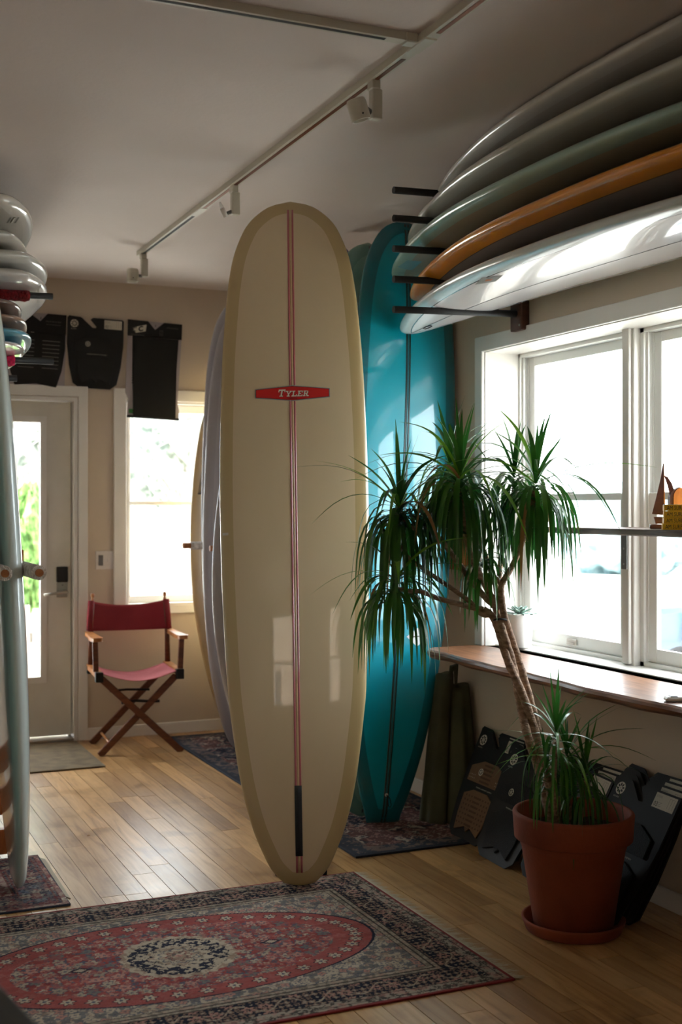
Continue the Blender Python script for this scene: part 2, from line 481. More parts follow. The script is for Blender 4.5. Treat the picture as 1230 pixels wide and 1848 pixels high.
while x < 2.79:
    ytop = 7.45 if x + PW < 0.3 else 1.25
    y = -3
    while y < ytop:
        y1 = min(y + random.uniform(0.6, 1.8), ytop)
        if x + PW < 0.3 or y1 <= 1.26: rest.box(x + 0.0008, x + PW - 0.0008, y + 0.0008, y1 - 0.0008, -0.017, -0.0007)
        y = y1
    x += PW
o = rest.build('planks_behind', M['floor'], fl, kind='stuff')
o.name = 'plank_field'

struct('ceiling', MB().box(-3, 3.04, -3.15, 7.65, CZ, CZ + 0.15), M['ceiling'])
# right wall: opening y 1.3..4.761, z .80..2.128
WY0, WY1, WZ0, WZ1 = 3.04, 4.761, 0.80, 2.128
struct('wall_right', MB().box(XW, 3.04, WY1, 7.65, 0, CZ).box(XW, 3.04, -3.15, WY0, 0, CZ).box(XW, 3.04, WY0, WY1, 0, WZ0 - 0.0).box(XW, 3.04, WY0, WY1, WZ1, CZ), M['wall'])
DX0, DX1, DZ1 = 0.60, 1.525, 2.09
BX0, BX1, BZ0, BZ1 = 1.822, 2.60, 0.806, 2.09
struct('wall_back', MB().box(-3, DX0, YB, YB + .15, 0, CZ).box(DX0, DX1, YB, YB + .15, DZ1, CZ).box(DX1, BX0, YB, YB + .15, 0, CZ)
       .box(BX0, BX1, YB, YB + .15, 0, BZ0).box(BX0, BX1, YB, YB + .15, BZ1, CZ).box(BX1, XW, YB, YB + .15, 0, CZ), M['wall'])
struct('wall_left', MB().box(0.2, 0.3, 2.6, YB, 0, CZ).box(-3, 0.3, 2.5, 2.6, 0, CZ), M['wall'])
struct('wall_side', MB().box(-3.15, -3, -3.15, 2.6, 0, CZ), M['wall'])
struct('wall_front', MB().box(-3, -2.58, -3.15, -3, 0, CZ).box(-2.58, -1.83, -3.15, -3, 0, 1.15).box(-2.58, -1.83, -3.15, -3, 2.55, CZ).box(-1.83, -.75, -3.15, -3, 0, CZ)
       .box(-.75, -.1, -3.15, -3, 0, 1.15).box(-.75, -.1, -3.15, -3, 2.55, CZ).box(-.1, 2.8, -3.15, -3, 0, CZ), M['wall'])
# front windows behind the camera
for k, (a, b) in enumerate(((-2.58, -1.83), (-.75, -.1))):
    wn = MB()
    for q in ((a, a + .05), (b - .05, b)): wn.box(q[0], q[1], -3.1, -3.02, 1.15, 2.55)
    wn.box(a, b, -3.1, -3.02, 1.15, 1.21).box(a, b, -3.1, -3.02, 2.49, 2.55).box(a, b, -3.1, -3.02, 1.8, 1.84)
    wo = struct('window_%d' % (k + 5), wn, M['trim'])
    MB().box(a + .05, b - .05, -3.065, -3.06, 1.21, 2.49).build('pane', M['glass'], wo)

# --- right window bank
wi = 0
edges = [4.761, 3.905, 3.04]
for k in range(2):
    yb, ya = edges[k], edges[k + 1]      # yb far, ya near
    if k > 0: yb -= 0.035
    if k < 1: ya += 0.035
    fr = MB()
    XF = 2.975
    fr.box(XF, 3.04, ya, ya + .022, WZ0, WZ1).box(XF, 3.04, yb - .022, yb, WZ0, WZ1).box(XF, 3.04, ya, yb, WZ1 - .028, WZ1).box(XF, 3.04, ya, yb, WZ0, .822)
    # parting beads
    for yy in (ya + .022, yb - .022 - .012):
        fr.box(XF + .012, XF + .018, yy, yy + .012, .822, WZ1 - .028).box(XF + .04, XF + .046, yy, yy + .012, .822, WZ1 - .028)
    wo = struct('window_%d' % (k + 1), fr, M['vinyl'])
    y0, y1 = ya + .03, yb - .03
    # upper sash (outer)
    us = MB().bbox(3.018, 3.0375, y0, y0 + .045, 1.45, 2.0995, .003).bbox(3.018, 3.0375, y1 - .045, y1, 1.45, 2.0995, .003)
    us.box(3.019, 3.037, y0 + .044, y1 - .044, 2.06, 2.099).box(3.019, 3.037, y0 + .044, y1 - .044, 1.451, 1.48)
    u_ = us.build('upper_sash', M['vinyl'], wo)
    MB().box(3.027, 3.030, y0 + .045, y1 - .045, 1.48, 2.06).build('pane', M['glass'], u_)
    ls = MB().bbox(2.992, 3.014, y0, y0 + .05, .822, 1.478, .003).bbox(2.992, 3.014, y1 - .05, y1, .822, 1.478, .003)
    ls.box(2.993, 3.013, y0 + .049, y1 - .049, .823, .876).box(2.993, 3.013, y0 + .049, y1 - .049, 1.45, 1.477)
    l_ = ls.build('lower_sash', M['vinyl'], wo)
    MB().box(3.002, 3.005, y0 + .05, y1 - .05, .876, 1.45).build('pane', M['glass'], l_)
    ym = (y0 + y1) / 2
    hb = MB().bbox(2.984, 2.992, ym - .035, ym + .035, .835, .862, .003)
    h_ = hb.build('sash_lift', M['plate'], wo)
    MB().bbox(2.9775, 2.984, ym - .026, ym + .026, .838, .846, .002).build('finger_lip', M['plate'], h_)
    MB().bbox(2.978, 2.996, ym - .03, ym + .03, 1.478, 1.487, .002).build('sash_lock', M['vinyl'], wo)
for k in range(1, 2):
    y = edges[k]
    struct('trim_%d' % (k + 10), MB().bbox(2.945, 3.04, y - .035, y + .035, WZ0, WZ1, .003).bbox(2.93, 2.946, y - .022, y + .022, WZ0 + .011, WZ1, .003), M['trim'])
# jamb lining + casing on the room side
tr = MB().box(XW - .001, 2.975, WY1 - .012, WY1, WZ0, WZ1).box(XW - .001, 2.975, WY0, WY0 + .012, WZ0, WZ1).box(XW - .001, 2.975, WY0, WY1, WZ1 - .012, WZ1)
tr.bbox(2.782, XW, WY1 - .008, WY1 + .055, .80, WZ1 + .06, .003).bbox(2.782, XW, WY0 - .06, WY0 + .008, .80, WZ1 + .06, .003).bbox(2.782, XW, WY0 - .01, WY1 - .002, WZ1 - .008, WZ1 + .06, .003)
struct('trim_1', tr, M['trim'])
struct('trim_2', MB().bbox(2.85, 3.0, WY0 + .012, WY1 - .012, .790, .8055, .002), M['trim'])     # white sill
struct('baseboard_right', MB().bbox(2.787, 2.8, 0, 7.45, 0, .072, .003), M['trim'])
struct('baseboard_back', MB().bbox(1.585, 2.787, YB - .013, YB, 0, .072, .003), M['trim'])
struct('baseboard_left', MB().bbox(0.3, 0.313, 2.6, 7.44, 0, .072, .003), M['trim'])

# --- back door
dm = MB().box(DX0, DX0 + .03, YB - .01, YB + .15, 0, DZ1).box(DX1 - .022, DX1, YB - .012, YB + .15, 0, DZ1).box(DX0, DX1, YB - .01, YB + .15, DZ1 - .022, DZ1)
dm.box(DX0 + .03, DX0 + .045, YB + .1, YB + .13, 0, DZ1 - .02).box(DX1 - .038, DX1 - .022, YB + .1, YB + .13, 0, DZ1 - .02)
struct('trim_3', dm, M['trim'])
struct('trim_4', MB().bbox(DX1 + .004, DX1 + .062, YB - .018, YB, 0, DZ1 + .068, .003).bbox(DX0 - .06, DX0 + .004, YB - .018, YB, 0, DZ1 + .068, .003)
       .bbox(DX0 - .06, DX1 + .062, YB - .0185, YB, DZ1 + .004, DZ1 + .068, .003), M['trim'])
YD = YB + .055
gx0, gx1, gz0, gz1 = .80, 1.315, .39, 1.94
sl = MB().box(.634, gx0, YD, YD + .044, .03, 2.065).box(gx1, 1.498, YD, YD + .044, .03, 2.065).box(gx0, gx1, YD, YD + .044, .03, gz0).box(gx0, gx1, YD, YD + .044, gz1, 2.065)
door = struct('door_1', sl, M['door'])
lf = MB()
for (a, b_, t, yy) in ((.034, .0, .012, 0), (.022, .0, .018, 0)):
    lf.box(gx0 - a, gx0 + .004, YD - t, YD, gz0 - a, gz1 + a).box(gx1 - .004, gx1 + a, YD - t, YD, gz0 - a, gz1 + a)
    lf.box(gx0, gx1, YD - t, YD, gz0 - a, gz0 + .004).box(gx0, gx1, YD - t, YD, gz1 - .004, gz1 + a)
lf.build('glazing_bead', M['trim'], door)
MB().box(gx0, gx1, YD + .018, YD + .022, gz0, gz1).build('pane', M['glass'], door)
lk = bevel(MB().box(1.408, 1.477, YD - .022, YD, .965, 1.06).build('keypad_cover', M['black'], door), .006, 3)
pl = bevel(MB().box(1.410, 1.475, YD - .016, YD, .872, .965).build('lock_plate', M['steel'], door), .004, 2)
MB().tube([(1.443, YD - .017, .948), (1.443, YD - .0165, .947)], .005, 10).build('keyhole', M['ink'], pl)
MB().box(1.430, 1.456, YD - .024, YD - .02, .960, .966).build('thumb_tab', M['steel'], pl)
lv = MB().tube([(1.462, YD - .014, .905), (1.462, YD - .05, .905)], .011, 12)
lv.tube([(1.466, YD - .05, .906), (1.43, YD - .054, .905), (1.38, YD - .056, .899), (1.325, YD - .05, .893)], [.010, .0095, .008, .007], 10)
lv.build('door_handle', M['steel'], door)
struct('trim_5', MB().bbox(.6, 1.5, YB - .03, YB + .16, 0, .022, .004), M['steel'])      # threshold

# --- back window
fr = MB()
fr.box(BX0, BX0 + .018, YB - .002, YB + .12, BZ0, BZ1).box(BX1 - .018, BX1, YB - .002, YB + .12, BZ0, BZ1).box(BX0, BX1, YB - .002, YB + .12, BZ1 - .018, BZ1).box(BX0, BX1, YB - .02, YB + .12, BZ0, BZ0 + .016)
fr.bbox(BX0 + .018, BX0 + .05, YB + .07, YB + .12, BZ0 + .016, BZ1 - .018).bbox(BX1 - .05, BX1 - .018, YB + .07, YB + .12, BZ0 + .016, BZ1 - .018)
wb = struct('window_9', fr, M['trim'])
s = MB().bbox(BX0 + .05, BX1 - .05, YB + .07, YB + .10, BZ1 - .07, BZ1 - .018).bbox(BX0 + .05, BX1 - .05, YB + .07, YB + .10, BZ0 + .016, BZ0 + .06).bbox(BX0 + .05, BX1 - .05, YB + .06, YB + .10, 1.435, 1.46)
s.build('sash', M['vinyl'], wb)
MB().box(BX0 + .05, BX1 - .05, YB + .084, YB + .087, BZ0 + .06, 1.435).build('pane', M['glass'], wb)
MB().box(BX0 + .05, BX1 - .05, YB + .084, YB + .087, 1.46, BZ1 - .07).build('pane', M['glass'], wb)
struct('trim_6', MB().bbox(BX0 - .075, BX0 + .004, YB - .018, YB, BZ0 - .05, BZ1 + .068, .003).bbox(BX1 - .004, BX1 + .075, YB - .018, YB, BZ0 - .05, BZ1 + .068, .003)
       .bbox(BX0 + .004, BX1 - .004, YB - .018, YB, BZ1 - .004, BZ1 + .068, .003).bbox(BX0 + .004, BX1 - .004, YB - .02, YB, BZ0 - .05, BZ0 + .002, .003), M['trim'])

# ================================================================ SURFBOARDS
def interp(tab, t):
    xs = [a for a, _ in tab]; ys = [b for _, b in tab]
    if t <= xs[0]: return ys[0]
    for i in range(len(xs) - 1):
        if t <= xs[i + 1]:
            k = (t - xs[i]) / (xs[i + 1] - xs[i])
            # catmull-rom style
            y0 = ys[max(i - 1, 0)]; y1 = ys[i]; y2 = ys[i + 1]; y3 = ys[min(i + 2, len(ys) - 1)]
            x0 = xs[max(i - 1, 0)]; x1 = xs[i]; x2 = xs[i + 1]; x3 = xs[min(i + 2, len(xs) - 1)]
            m1 = (y2 - y0) / (x2 - x0) * (x2 - x1); m2 = (y3 - y1) / (x3 - x1) * (x2 - x1)
            if i == 0: m1 = (y2 - y1) * 1.3
            if i == len(xs) - 2: m2 = (y2 - y1) * 1.3
            return (2 * k**3 - 3 * k**2 + 1) * y1 + (k**3 - 2 * k**2 + k) * m1 + (-2 * k**3 + 3 * k**2) * y2 + (k**3 - k**2) * m2
    return ys[-1]


# (t from tail, half-width fraction)
P_TYLER = None
LONG_SQ = [(0, .30), (.015, .36), (.06, .55), (.13, .74), (.22, .88), (.34, .97), (.5, 1.0), (.66, .99), (.8, .93), (.88, .83), (.94, .66), (.975, .45), (.992, .25), (1, .02)]
LONG_RD = [(0, .02), (.01, .22), (.04, .42), (.1, .63), (.2, .82), (.32, .94), (.5, 1.0), (.66, .98), (.8, .9), (.88, .79), (.94, .62), (.975, .42), (.992, .22), (1, .02)]
LPIN = [(0, .02), (.005, .10), (.02, .22), (.06, .40), (.13, .61), (.22, .79), (.34, .93), (.5, 1.0), (.66, .98), (.8, .9), (.88, .79), (.94, .62), (.975, .42), (.992, .22), (1, .02)]
PIN = [(0, .02), (.012, .12), (.05, .27), (.12, .48), (.22, .71), (.36, .92), (.5, 1.0), (.64, .98), (.78, .86), (.88, .66), (.95, .42), (.985, .2), (1, .02)]
FISH = [(0, .25), (.01, .42), (.04, .6), (.12, .78), (.3, .96), (.5, 1.0), (.7, .92), (.85, .7), (.93, .48), (.98, .22), (1, .02)]


class Board:
    def __init__(s, L, Wd, T, prof, rocker=(.05, .12), ns=72, nc=44, tipfoil=.4):
        s.L, s.W, s.T, s.prof, s.rk, s.ns, s.nc, s.tf = L, Wd, T, prof, rocker, ns, nc, tipfoil

    def hw(s, t): return max(s.W / 2 * interp(s.prof, t), 0.003)

    def foil(s, t): return s.tf + (1 - s.tf) * max(0.0, 1 - abs(2 * t - 1) ** 2.6)

    def rock(s, t): return s.rk[0] * max(0, 1 - t / .4) ** 2 + s.rk[1] * max(0, (t - .55) / .45) ** 2.2

    def edge(s, t):      # thins right at the tips so that they close as a rounded nose
        e = min(t, 1 - t) * s.L
        return min(1.0, math.sqrt(max(e, 0.0) / .05 + .06)) if e < .05 else 1.0

    def surf(s, x, z, off=0.0, deck=False):
        t = z / s.L; h = s.hw(t); c_ = min(1.0, abs(x) / h) ** (1 / .8)
        sn = math.sqrt(max(0.0, 1 - c_ * c_)) ** .8
        k = .56 if deck else .44
        y = k * s.T * s.foil(t) * s.edge(t) * sn
        return Vector((x, s.rock(t) + (y + off if deck else -y - off), z))

    def mesh(s, material, name='board_body'):
        v = []; rim = []
        ts = [.5 - .5 * math.cos(PI * i / s.ns) for i in range(s.ns + 1)]
        ts = [.5 * a + .5 * (i / s.ns) for i, a in enumerate(ts)]
        ol = []
        for i in range(241):
            t = .5 - .5 * math.cos(PI * i / 240); h = s.hw(t); ol += [(h, t * s.L), (-h, t * s.L)]
        for k in range(-6, 7):
            ol += [(s.hw(0) * k / 6, 0), (s.hw(1) * k / 6, s.L)]
        ol = np.array(ol)
        for t in ts:
            h = s.hw(t); fo = s.foil(t) * s.edge(t); r = s.rock(t)
            for j in range(s.nc):
                ph = 2 * PI * j / s.nc
                cc, ss = math.cos(ph), math.sin(ph)
                x = h * math.copysign(abs(cc) ** .8, cc)
                y = math.copysign(abs(ss) ** .8, ss) * s.T * fo * (.56 if ss > 0 else .44) + r
                v.append((x, y, t * s.L))
        va = np.array(v)
        for a in va: rim.append(float(np.sqrt(((ol - a[[0, 2]]) ** 2).sum(1).min())))
        n = s.nc; f = []
        for i in range(s.ns):
            for j in range(n):
                j2 = (j + 1) % n
                f.append((i * n + j, (i + 1) * n + j, (i + 1) * n + j2, i * n + j2))
        f.append(tuple(range(n))); f.append(tuple(s.ns * n + j for j in range(n - 1, -1, -1)))
        me = bpy.data.meshes.new(name); me.from_pydata(v, [], f)
        me.polygons.foreach_set('use_smooth', [True] * len(f))
        at_ = me.attributes.new('rim', 'FLOAT', 'POINT'); at_.data.foreach_set('value', rim)
        me.materials.append(material); me.update()
        return me

    def body(s, root, material, name='board_body'):
        o = bpy.data.objects.new(name, s.mesh(material, name)); COL.objects.link(o); o.parent = root
        return o

    def strip(s, root, x0, x1, z0, z1, material, name='stringer', off=.0007, n=60, deck=False):
        m = MB()
        ya = [s.surf(0, z0 + (z1 - z0) * i / n) for i in range(n + 1)]
        nx = max(1, int(abs(x1 - x0) / .02) + 1)
        m.grid(lambda a, b: s.surf(x0 + (x1 - x0) * a, z0 + (z1 - z0) * b, off, deck), nx, n)
        o = m.build(name, material, root); solidify(o, .0008, 0)
        return o

    def decal(s, root, pts, faces, material, name, off=.001, deck=False, th=.0006):
        m = MB().add([s.surf(x, z, off, deck) for x, z in pts], faces)
        o = m.build(name, material, root)
        return o

    def poly(s, root, outline, material, name, off=.001, deck=False, n=16):
        """convex-ish outline filled as a fan of fine strips so it follows the surface"""
        cx = sum(p[0] for p in outline) / len(outline); cz = sum(p[1] for p in outline) / len(outline)
        v = []; f = []
        k = len(outline); R = 4
        dense = []
        for i in range(k):
            a, b = outline[i], outline[(i + 1) % k]
            for q in range(n): dense.append((a[0] + (b[0] - a[0]) * q / n, a[1] + (b[1] - a[1]) * q / n))
        D = len(dense)
        for r in range(R + 1):
            for p in dense: v.append((cx + (p[0] - cx) * r / R, cz + (p[1] - cz) * r / R))
        for r in range(R):
            for i in range(D): f.append((r * D + i, r * D + (i + 1) % D, (r + 1) * D + (i + 1) % D, (r + 1) * D + i))
        return s.decal(root, v, f, material, name, off, deck)


def flip(m): return m @ rot('Z', 180)


# ---- hero: cream longboard leaning back, bottom towards the room
base = at(540.5, 1607, 4.545); base.z = 0.006
Rv = Vector((CS, -SN, 0)); Fv = Vector((SN, CS, 0))
top_d = 4.92
topp = at(523, 362, top_d)
axis = (topp - base); L_T = axis.length; axis.normalize()
meas = [(1607, 540, 541), (1600, 522, 560), (1590, 508, 574), (1570, 489, 591), (1540, 474, 606), (1500, 458, 622), (1450, 444, 636), (1400, 433, 645), (1350, 425.5, 652), (1300, 418, 657),
        (1250, 411.5, 661), (1100, 401.5, 664), (1000, 398.5, 665.5), (900, 397, 665), (800, 397.5, 662.5), (700, 400, 658), (640, 402, 654), (570, 407, 647.5), (520, 411, 641), (467, 420, 631),
        (430, 433, 618), (400, 450, 601), (375, 478, 571), (366, 500, 549), (362, 522, 524)]
tab = []
for v_, a, b in meas:
    # depth on the lean line for this image row
    lo, hi = 0.0, 1.0
    for _ in range(40):
        mid = (lo + hi) / 2; p = base + axis * L_T * mid
        d = p.x * SN + p.y * CS
        vv = HOR - (p.z - EYE) / d * F_PX
        if vv > v_: lo = mid
        else: hi = mid
    tab.append((mid, (b - a) / 2 / F_PX * d))
tab[0] = (0, .004); tab[-1] = (1, .004)
WT = 2 * max(q[1] for q in tab)
P_TYLER = [(a, b / WT * 2) for a, b in tab]
yv = axis.cross(Rv); yv.normalize()          # towards the deck side
if yv.dot(Fv) < 0: yv = -yv
xv = yv.cross(axis); xv.normalize()
TM = frame_m(base, xv, yv, axis)
tb = Board(L_T, WT, .078, P_TYLER, (.02, .015), ns=120, nc=56)
M['tyler'] = board_mat('cream_resin', srgb(210, 188, 152), srgb(190, 166, 118), .052, mottled=srgb(216, 196, 160), rough=.35)
tyl = thing('longboard', 'tall cream longboard with red hexagon logo standing upright in the centre of the shop', 'surfboard', TM)
tb.body(tyl, M['tyler'])
sx0 = -.0
zl = L_T
tb.strip(tyl, -.0125, -.005, .05, zl - .04, M['pinkline'])
tb.strip(tyl, .005, .0125, .05, zl - .04, M['pinkline'])
tb.strip(tyl, -.005, .005, .05, zl - .04, M['paleline'], 'stringer_core', .0005)


def zrow(v_):
    lo, hi = 0.0, 1.0
    for _ in range(40):
        mid = (lo + hi) / 2; p = base + axis * L_T * mid
        d = p.x * SN + p.y * CS
        if HOR - (p.z - EYE) / d * F_PX > v_: lo = mid
        else: hi = mid
    return mid * L_T


z0, z1 = zrow(1545), zrow(1417)
fb = tb.strip(tyl, -.0135, .0135, z0, z1, M['black'], 'fin_box', .0016, 10)
tb.strip(tyl, -.0045, .0045, z0 + .012, z1 - .01, M['ink'], 'fin_slot', .003, 10)
zc = zrow(713)
hw_, hc, he = .147, .032, .0185
hexa = lambda k: [(-hw_ + k, zc - he + k * .8), (0, zc - hc + k), (hw_ - k, zc - he + k * .8), (hw_ - k, zc + he - k * .8), (0, zc + hc - k), (-hw_ + k, zc + he - k * .8)]
lg = tb.poly(tyl, hexa(0), M['silver'], 'logo', .0015)
tb.poly(lg, hexa(.0033), M['ink'], 'logo_border', .0021)
tb.poly(lg, hexa(.0048), M['redlogo'], 'logo_field', .0026)
# slab-serif letters made of strokes (unit height, [x0,z0,x1,z1] rectangles plus diagonals)
GL = {'T': (1.0, [((.33, 0), (.67, 0), (.67, .12), (.33, .12)), ((.4, 0), (.6, 0), (.6, 1), (.4, 1)), ((.02, .8), (.98, .8), (.98, 1), (.02, 1)), ((.02, .62), (.14, .62), (.14, 1), (.02, 1)), ((.86, .62), (.98, .62), (.98, 1), (.86, 1)), ((.25, 0), (.75, 0), (.75, .13), (.25, .13))]),
      'Y': (1.1, [((.45, 0), (.67, 0), (.67, .5), (.45, .5)), ((.3, 0), (.82, 0), (.82, .15), (.3, .15)), ((.12, .9), (.34, .9), (.66, .4), (.45, .4)), ((.8, .9), (.98, .9), (.68, .4), (.5, .42)), ((0, .85), (.46, .85), (.46, 1), (0, 1)), ((.66, .85), (1.1, .85), (1.1, 1), (.66, 1))]),
      'L': (.95, [((.15, 0), (.37, 0), (.37, 1), (.15, 1)), ((0, .85), (.52, .85), (.52, 1), (0, 1)), ((0, 0), (.92, 0), (.92, .16), (0, .16)), ((.78, 0), (.92, 0), (.92, .4), (.78, .34))]),
      'E': (.95, [((.13, 0), (.35, 0), (.35, 1), (.13, 1)), ((0, .84), (.88, .84), (.88, 1), (0, 1)), ((0, 0), (.9, 0), (.9, .16), (0, .16)), ((.3, .43), (.62, .43), (.62, .57), (.3, .57)), ((.76, 0), (.9, 0), (.9, .36), (.76, .3)), ((.74, .68), (.88, .62), (.88, 1), (.74, 1))]),
      'R': (1.05, [((.13, 0), (.35, 0), (.35, 1), (.13, 1)), ((0, 0), (.48, 0), (.48, .15), (0, .15)), ((0, .85), (.75, .85), (.82, .97), (0, 1)), ((.62, .5), (.85, .55), (.85, .93), (.66, .93)), ((.3, .42), (.78, .44), (.8, .57), (.3, .57)), ((.45, .45), (.68, .45), (.95, 0), (.7, 0)), ((.66, 0), (1.06, 0), (1.06, .15), (.66, .15))])}
xc = -.0585; lv_, lf_ = [], []
sv, sf = [], []
for ch, hgt in (('T', .0285), ('Y', .0225), ('L', .0225), ('E', .0225), ('R', .0225)):
    wd, st = GL[ch]
    for q in st:
        n0 = len(lv_)
        for (a, b) in q:
            lv_.append((xc + (a + .18 * b) * hgt * .98, zc - .0135 + b * hgt)); sv.append((xc + (a + .18 * b) * hgt * .98 + .0012, zc - .0147 + b * hgt))
        lf_.append(tuple(range(n0, n0 + 4))); sf.append(tuple(range(n0, n0 + 4)))
    xc += (wd + .05) * hgt * .98
tb.decal(lg, sv, sf, M['ink'], 'lettering_shadow', .0031)
tb.decal(lg, lv_, lf_, M['cream'], 'lettering', .0036)
tv, tf = text_mesh('California', .0095)
tb.decal(lg, [(a - .018, zc - .0235 + b) for a, b in tv], tf, M['ink'], 'small_lettering', .0036)
zt = zrow(963)
tb.poly(tyl, [(-.278, zt - .004), (-.255, zt - .004), (-.255, zt + .006), (-.278, zt + .006)], M['paper'], 'price_sticker', .0018, n=4)

# stand behind it
sb = base + yv * .09
st_ = thing('board_stand', 'black metal stand whose feet show behind the tip of the cream longboard', 'stand', Matrix.Translation((sb.x, sb.y, 0)))
fx = base + Fv * .19
for sg in (-1, 1):
    c0 = fx + Rv * .088 * sg; c0.z = .012
    MB().tube([c0 - Fv * .05, c0 + Fv * .30], .012, 8).build('foot', M['blackmetal'], st_, True)
    a = c0 + Fv * .02 + Vector((0, 0, .01)); b_ = base + yv * .078 + axis * 1.25 + Rv * .1 * sg
    MB().tube([a, b_], .011, 8).build('upright', M['blackmetal'], st_, True)
b_ = base + yv * .078 + axis * 1.25
MB().tube([b_ - Rv * .13, b_ + Rv * .13], .014, 10).build('padded_bar', M['black'], st_, True)
MB().tube([fx - Rv * .1 + Fv * .2 + Vector((0, 0, .012)), fx + Rv * .1 + Fv * .2 + Vector((0, 0, .012))], .010, 8).build('crossbar', M['blackmetal'], st_, True)


def upright(name, label, bottom, top, Wd, T, prof, material, roll=0.0, face=(0, -1, 0), rocker=(.04, .08), group=None, deckfront=False):
    """board standing on `bottom`, nose at `top`, face turned to `face`"""
    a = Vector(top) - Vector(bottom); L = a.length; a.normalize()
    y = -Vector(face); y = (y - a * y.dot(a)).normalized(); x = y.cross(a)
    m = frame_m(Vector(bottom), x, y, a)
    if roll: m = m @ rot('Z', roll)
    b = Board(L, Wd, T, prof, rocker)
    r = thing(name, label, 'surfboard', m, group)
    b.body(r, material)
    return b, r


M['teal'] = board_mat('teal_resin', srgb(0, 142, 162), srgb(0, 104, 118), .06, mottled=srgb(0, 152, 172))
TEAL = [(0, .30), (.012, .33), (.05, .47), (.12, .67), (.2, .81), (.3, .92), (.42, .99), (.52, 1.0), (.66, .985), (.78, .95), (.87, .87), (.93, .73), (.97, .52), (.99, .3), (1, .03)]
b, r = upright('longboard', 'bright teal longboard with black centre stringer standing behind the cream longboard', (2.365, 4.87, .016), (2.575, 5.02, 2.765), .535, .075, TEAL, M['teal'])
b.strip(r, -.012, -.004, .0, b.L - .02, M['darkline']); b.strip(r, .004, .012, .0, b.L - .02, M['darkline']); b.strip(r, -.004, .004, .0, b.L - .02, M['teal'], 'stringer_core', .0004)
zz = .125
lp = [b.surf(.0, zz, .004), b.surf(.015, zz - .015, .008), b.surf(.026, zz - .045, .006), b.surf(.022, zz - .056, .006), b.surf(.012, zz - .05, .006), b.surf(.006, zz - .02, .006), b.surf(0, zz, .004)]
MB().tube(lp, .0018, 6).build('leash_loop', M['ink'], r)
MB().tube([b.surf(0, zz, -.002), b.surf(0, zz, .003)], .008, 14).build('leash_plug', M['plate'], r)
zd = .83; xd = .10
dl = b.poly(r, [(xd - .055, zd), (xd, zd - .042), (xd + .055, zd), (xd, zd + .042)], M['bluelap'], 'diamond_logo', .0012, n=6)
b.poly(r, [(xd - .028, zd - .002), (xd + .028, zd + .004), (xd + .028, zd + .009), (xd - .028, zd + .003)], M['greyink'], 'logo_script', .0018, n=3)

M['mint'] = board_mat('mint_resin', srgb(128, 164, 154), srgb(110, 150, 140), .06)
b, r = upright('longboard', 'pale mint longboard peeking out left of the bright teal longboard', (2.32, 5.0, .016), (2.45, 5.16, 2.68), .54, .075, LONG_RD, M['mint'])
b.strip(r, -.004, .004, .02, b.L - .02, M['greyline'])
M['purple'] = board_mat('purple_resin', srgb(92, 84, 140), srgb(80, 70, 126), .05)
b, r = upright('surfboard', 'purple board, only its pointed tip showing above the mint longboard', (2.42, 5.45, .016), (2.49, 5.58, 2.76), .50, .07, PIN, M['purple'])
M['greyb'] = board_mat('grey_lilac_resin', srgb(178, 174, 178), srgb(166, 162, 168), .05)
b, r = upright('longboard', 'lilac-grey longboard standing nearest the pegs left of the cream longboard', (2.31, 6.70, .014), (2.36, 6.62, 2.60), .52, .08, LPIN, M['greyb'])
b.strip(r, -.003, .003, .02, b.L - .02, M['greyline'])
b, r = upright('surfboard', 'shorter lilac-grey board squeezed between two wooden pegs beside the cream longboard', (2.235, 6.15, .014), (2.25, 6.12, 1.95), .56, .07, PIN, M['greyb'])
b, r = upright('longboard', 'second lilac-grey longboard right behind the first one', (2.37, 6.88, .014), (2.385, 6.84, 2.66), .50, .07, LPIN, M['greyb'])
M['yellowb'] = board_mat('butter_yellow_resin', srgb(214, 188, 140), srgb(200, 170, 118), .05)
b, r = upright('longboard', 'butter-yellow longboard with dark printed patch, nearest the back window', (2.42, 7.12, .014), (2.48, 7.2, 2.32), .60, .075, PIN, M['yellowb'])
b.poly(r, [(-.262, 1.48), (-.19, 1.48), (-.16, 1.70), (-.225, 1.70)], mat('dark_print', srgb(60, 54, 46), .5, c2=srgb(150, 124, 84), scale=30), 'printed_patch', .0015, n=8)

# dowel rack on the right wall
rk = thing('peg_rack', 'row of wooden pegs on the right wall holding the standing boards', 'rack', (2.8, 6.4, 1.2))
for yy in (6.80, 6.29, 6.04, 5.75, 5.3, 5.10):
    MB().tube([(2.8, yy, 1.2), (2.0, yy, 1.2)], .0165, 14).build('peg', M['dowel'], rk, True)
MB().tube([(2.16, 6.80, 1.2), (2.045, 6.80, 1.2)], .0235, 14).build('rope_wrap', M['rope'], rk, True)
MB().bbox(2.78, 2.8, 4.9, 7.2, 1.13, 1.27).build('wall_rail', M['dowel'], rk, True)

# ---- right-hand wall rack with lying boards
rk = thing('pipe_rack', 'black pipe arms with brown wall blocks holding boards above the big window', 'rack', (2.8, 4.43, 2.2))
ARM = [2.222, 2.345, 2.468, 2.591, 2.705]
for yy in (4.43, 2.35):
    for i, z in enumerate(ARM):
        MB().tube([(2.785, yy, z + .02), (2.183, yy, z)], .0145, 16).build('arm', M['black'], rk, True)
    MB().bbox(2.76, 2.8, yy - .045, yy + .045, 2.17, 2.80, .003).build('wall_block', M['darkwood'], rk, True)
    for z in (2.19, 2.29):
        MB().tube([(2.761, yy - .03, z), (2.757, yy - .03, z)], .005, 8).build('screw', M['steel'], rk, True)
M['whiteb'] = board_mat('gloss_white_resin', srgb(232, 226, 226), srgb(214, 222, 224), .05, pin=srgb(60, 66, 86), pinpos=.05, pinw=.003, rough=.25)
M['whitegrey'] = board_mat('grey_white_resin', srgb(196, 190, 184), srgb(206, 204, 200), .05)
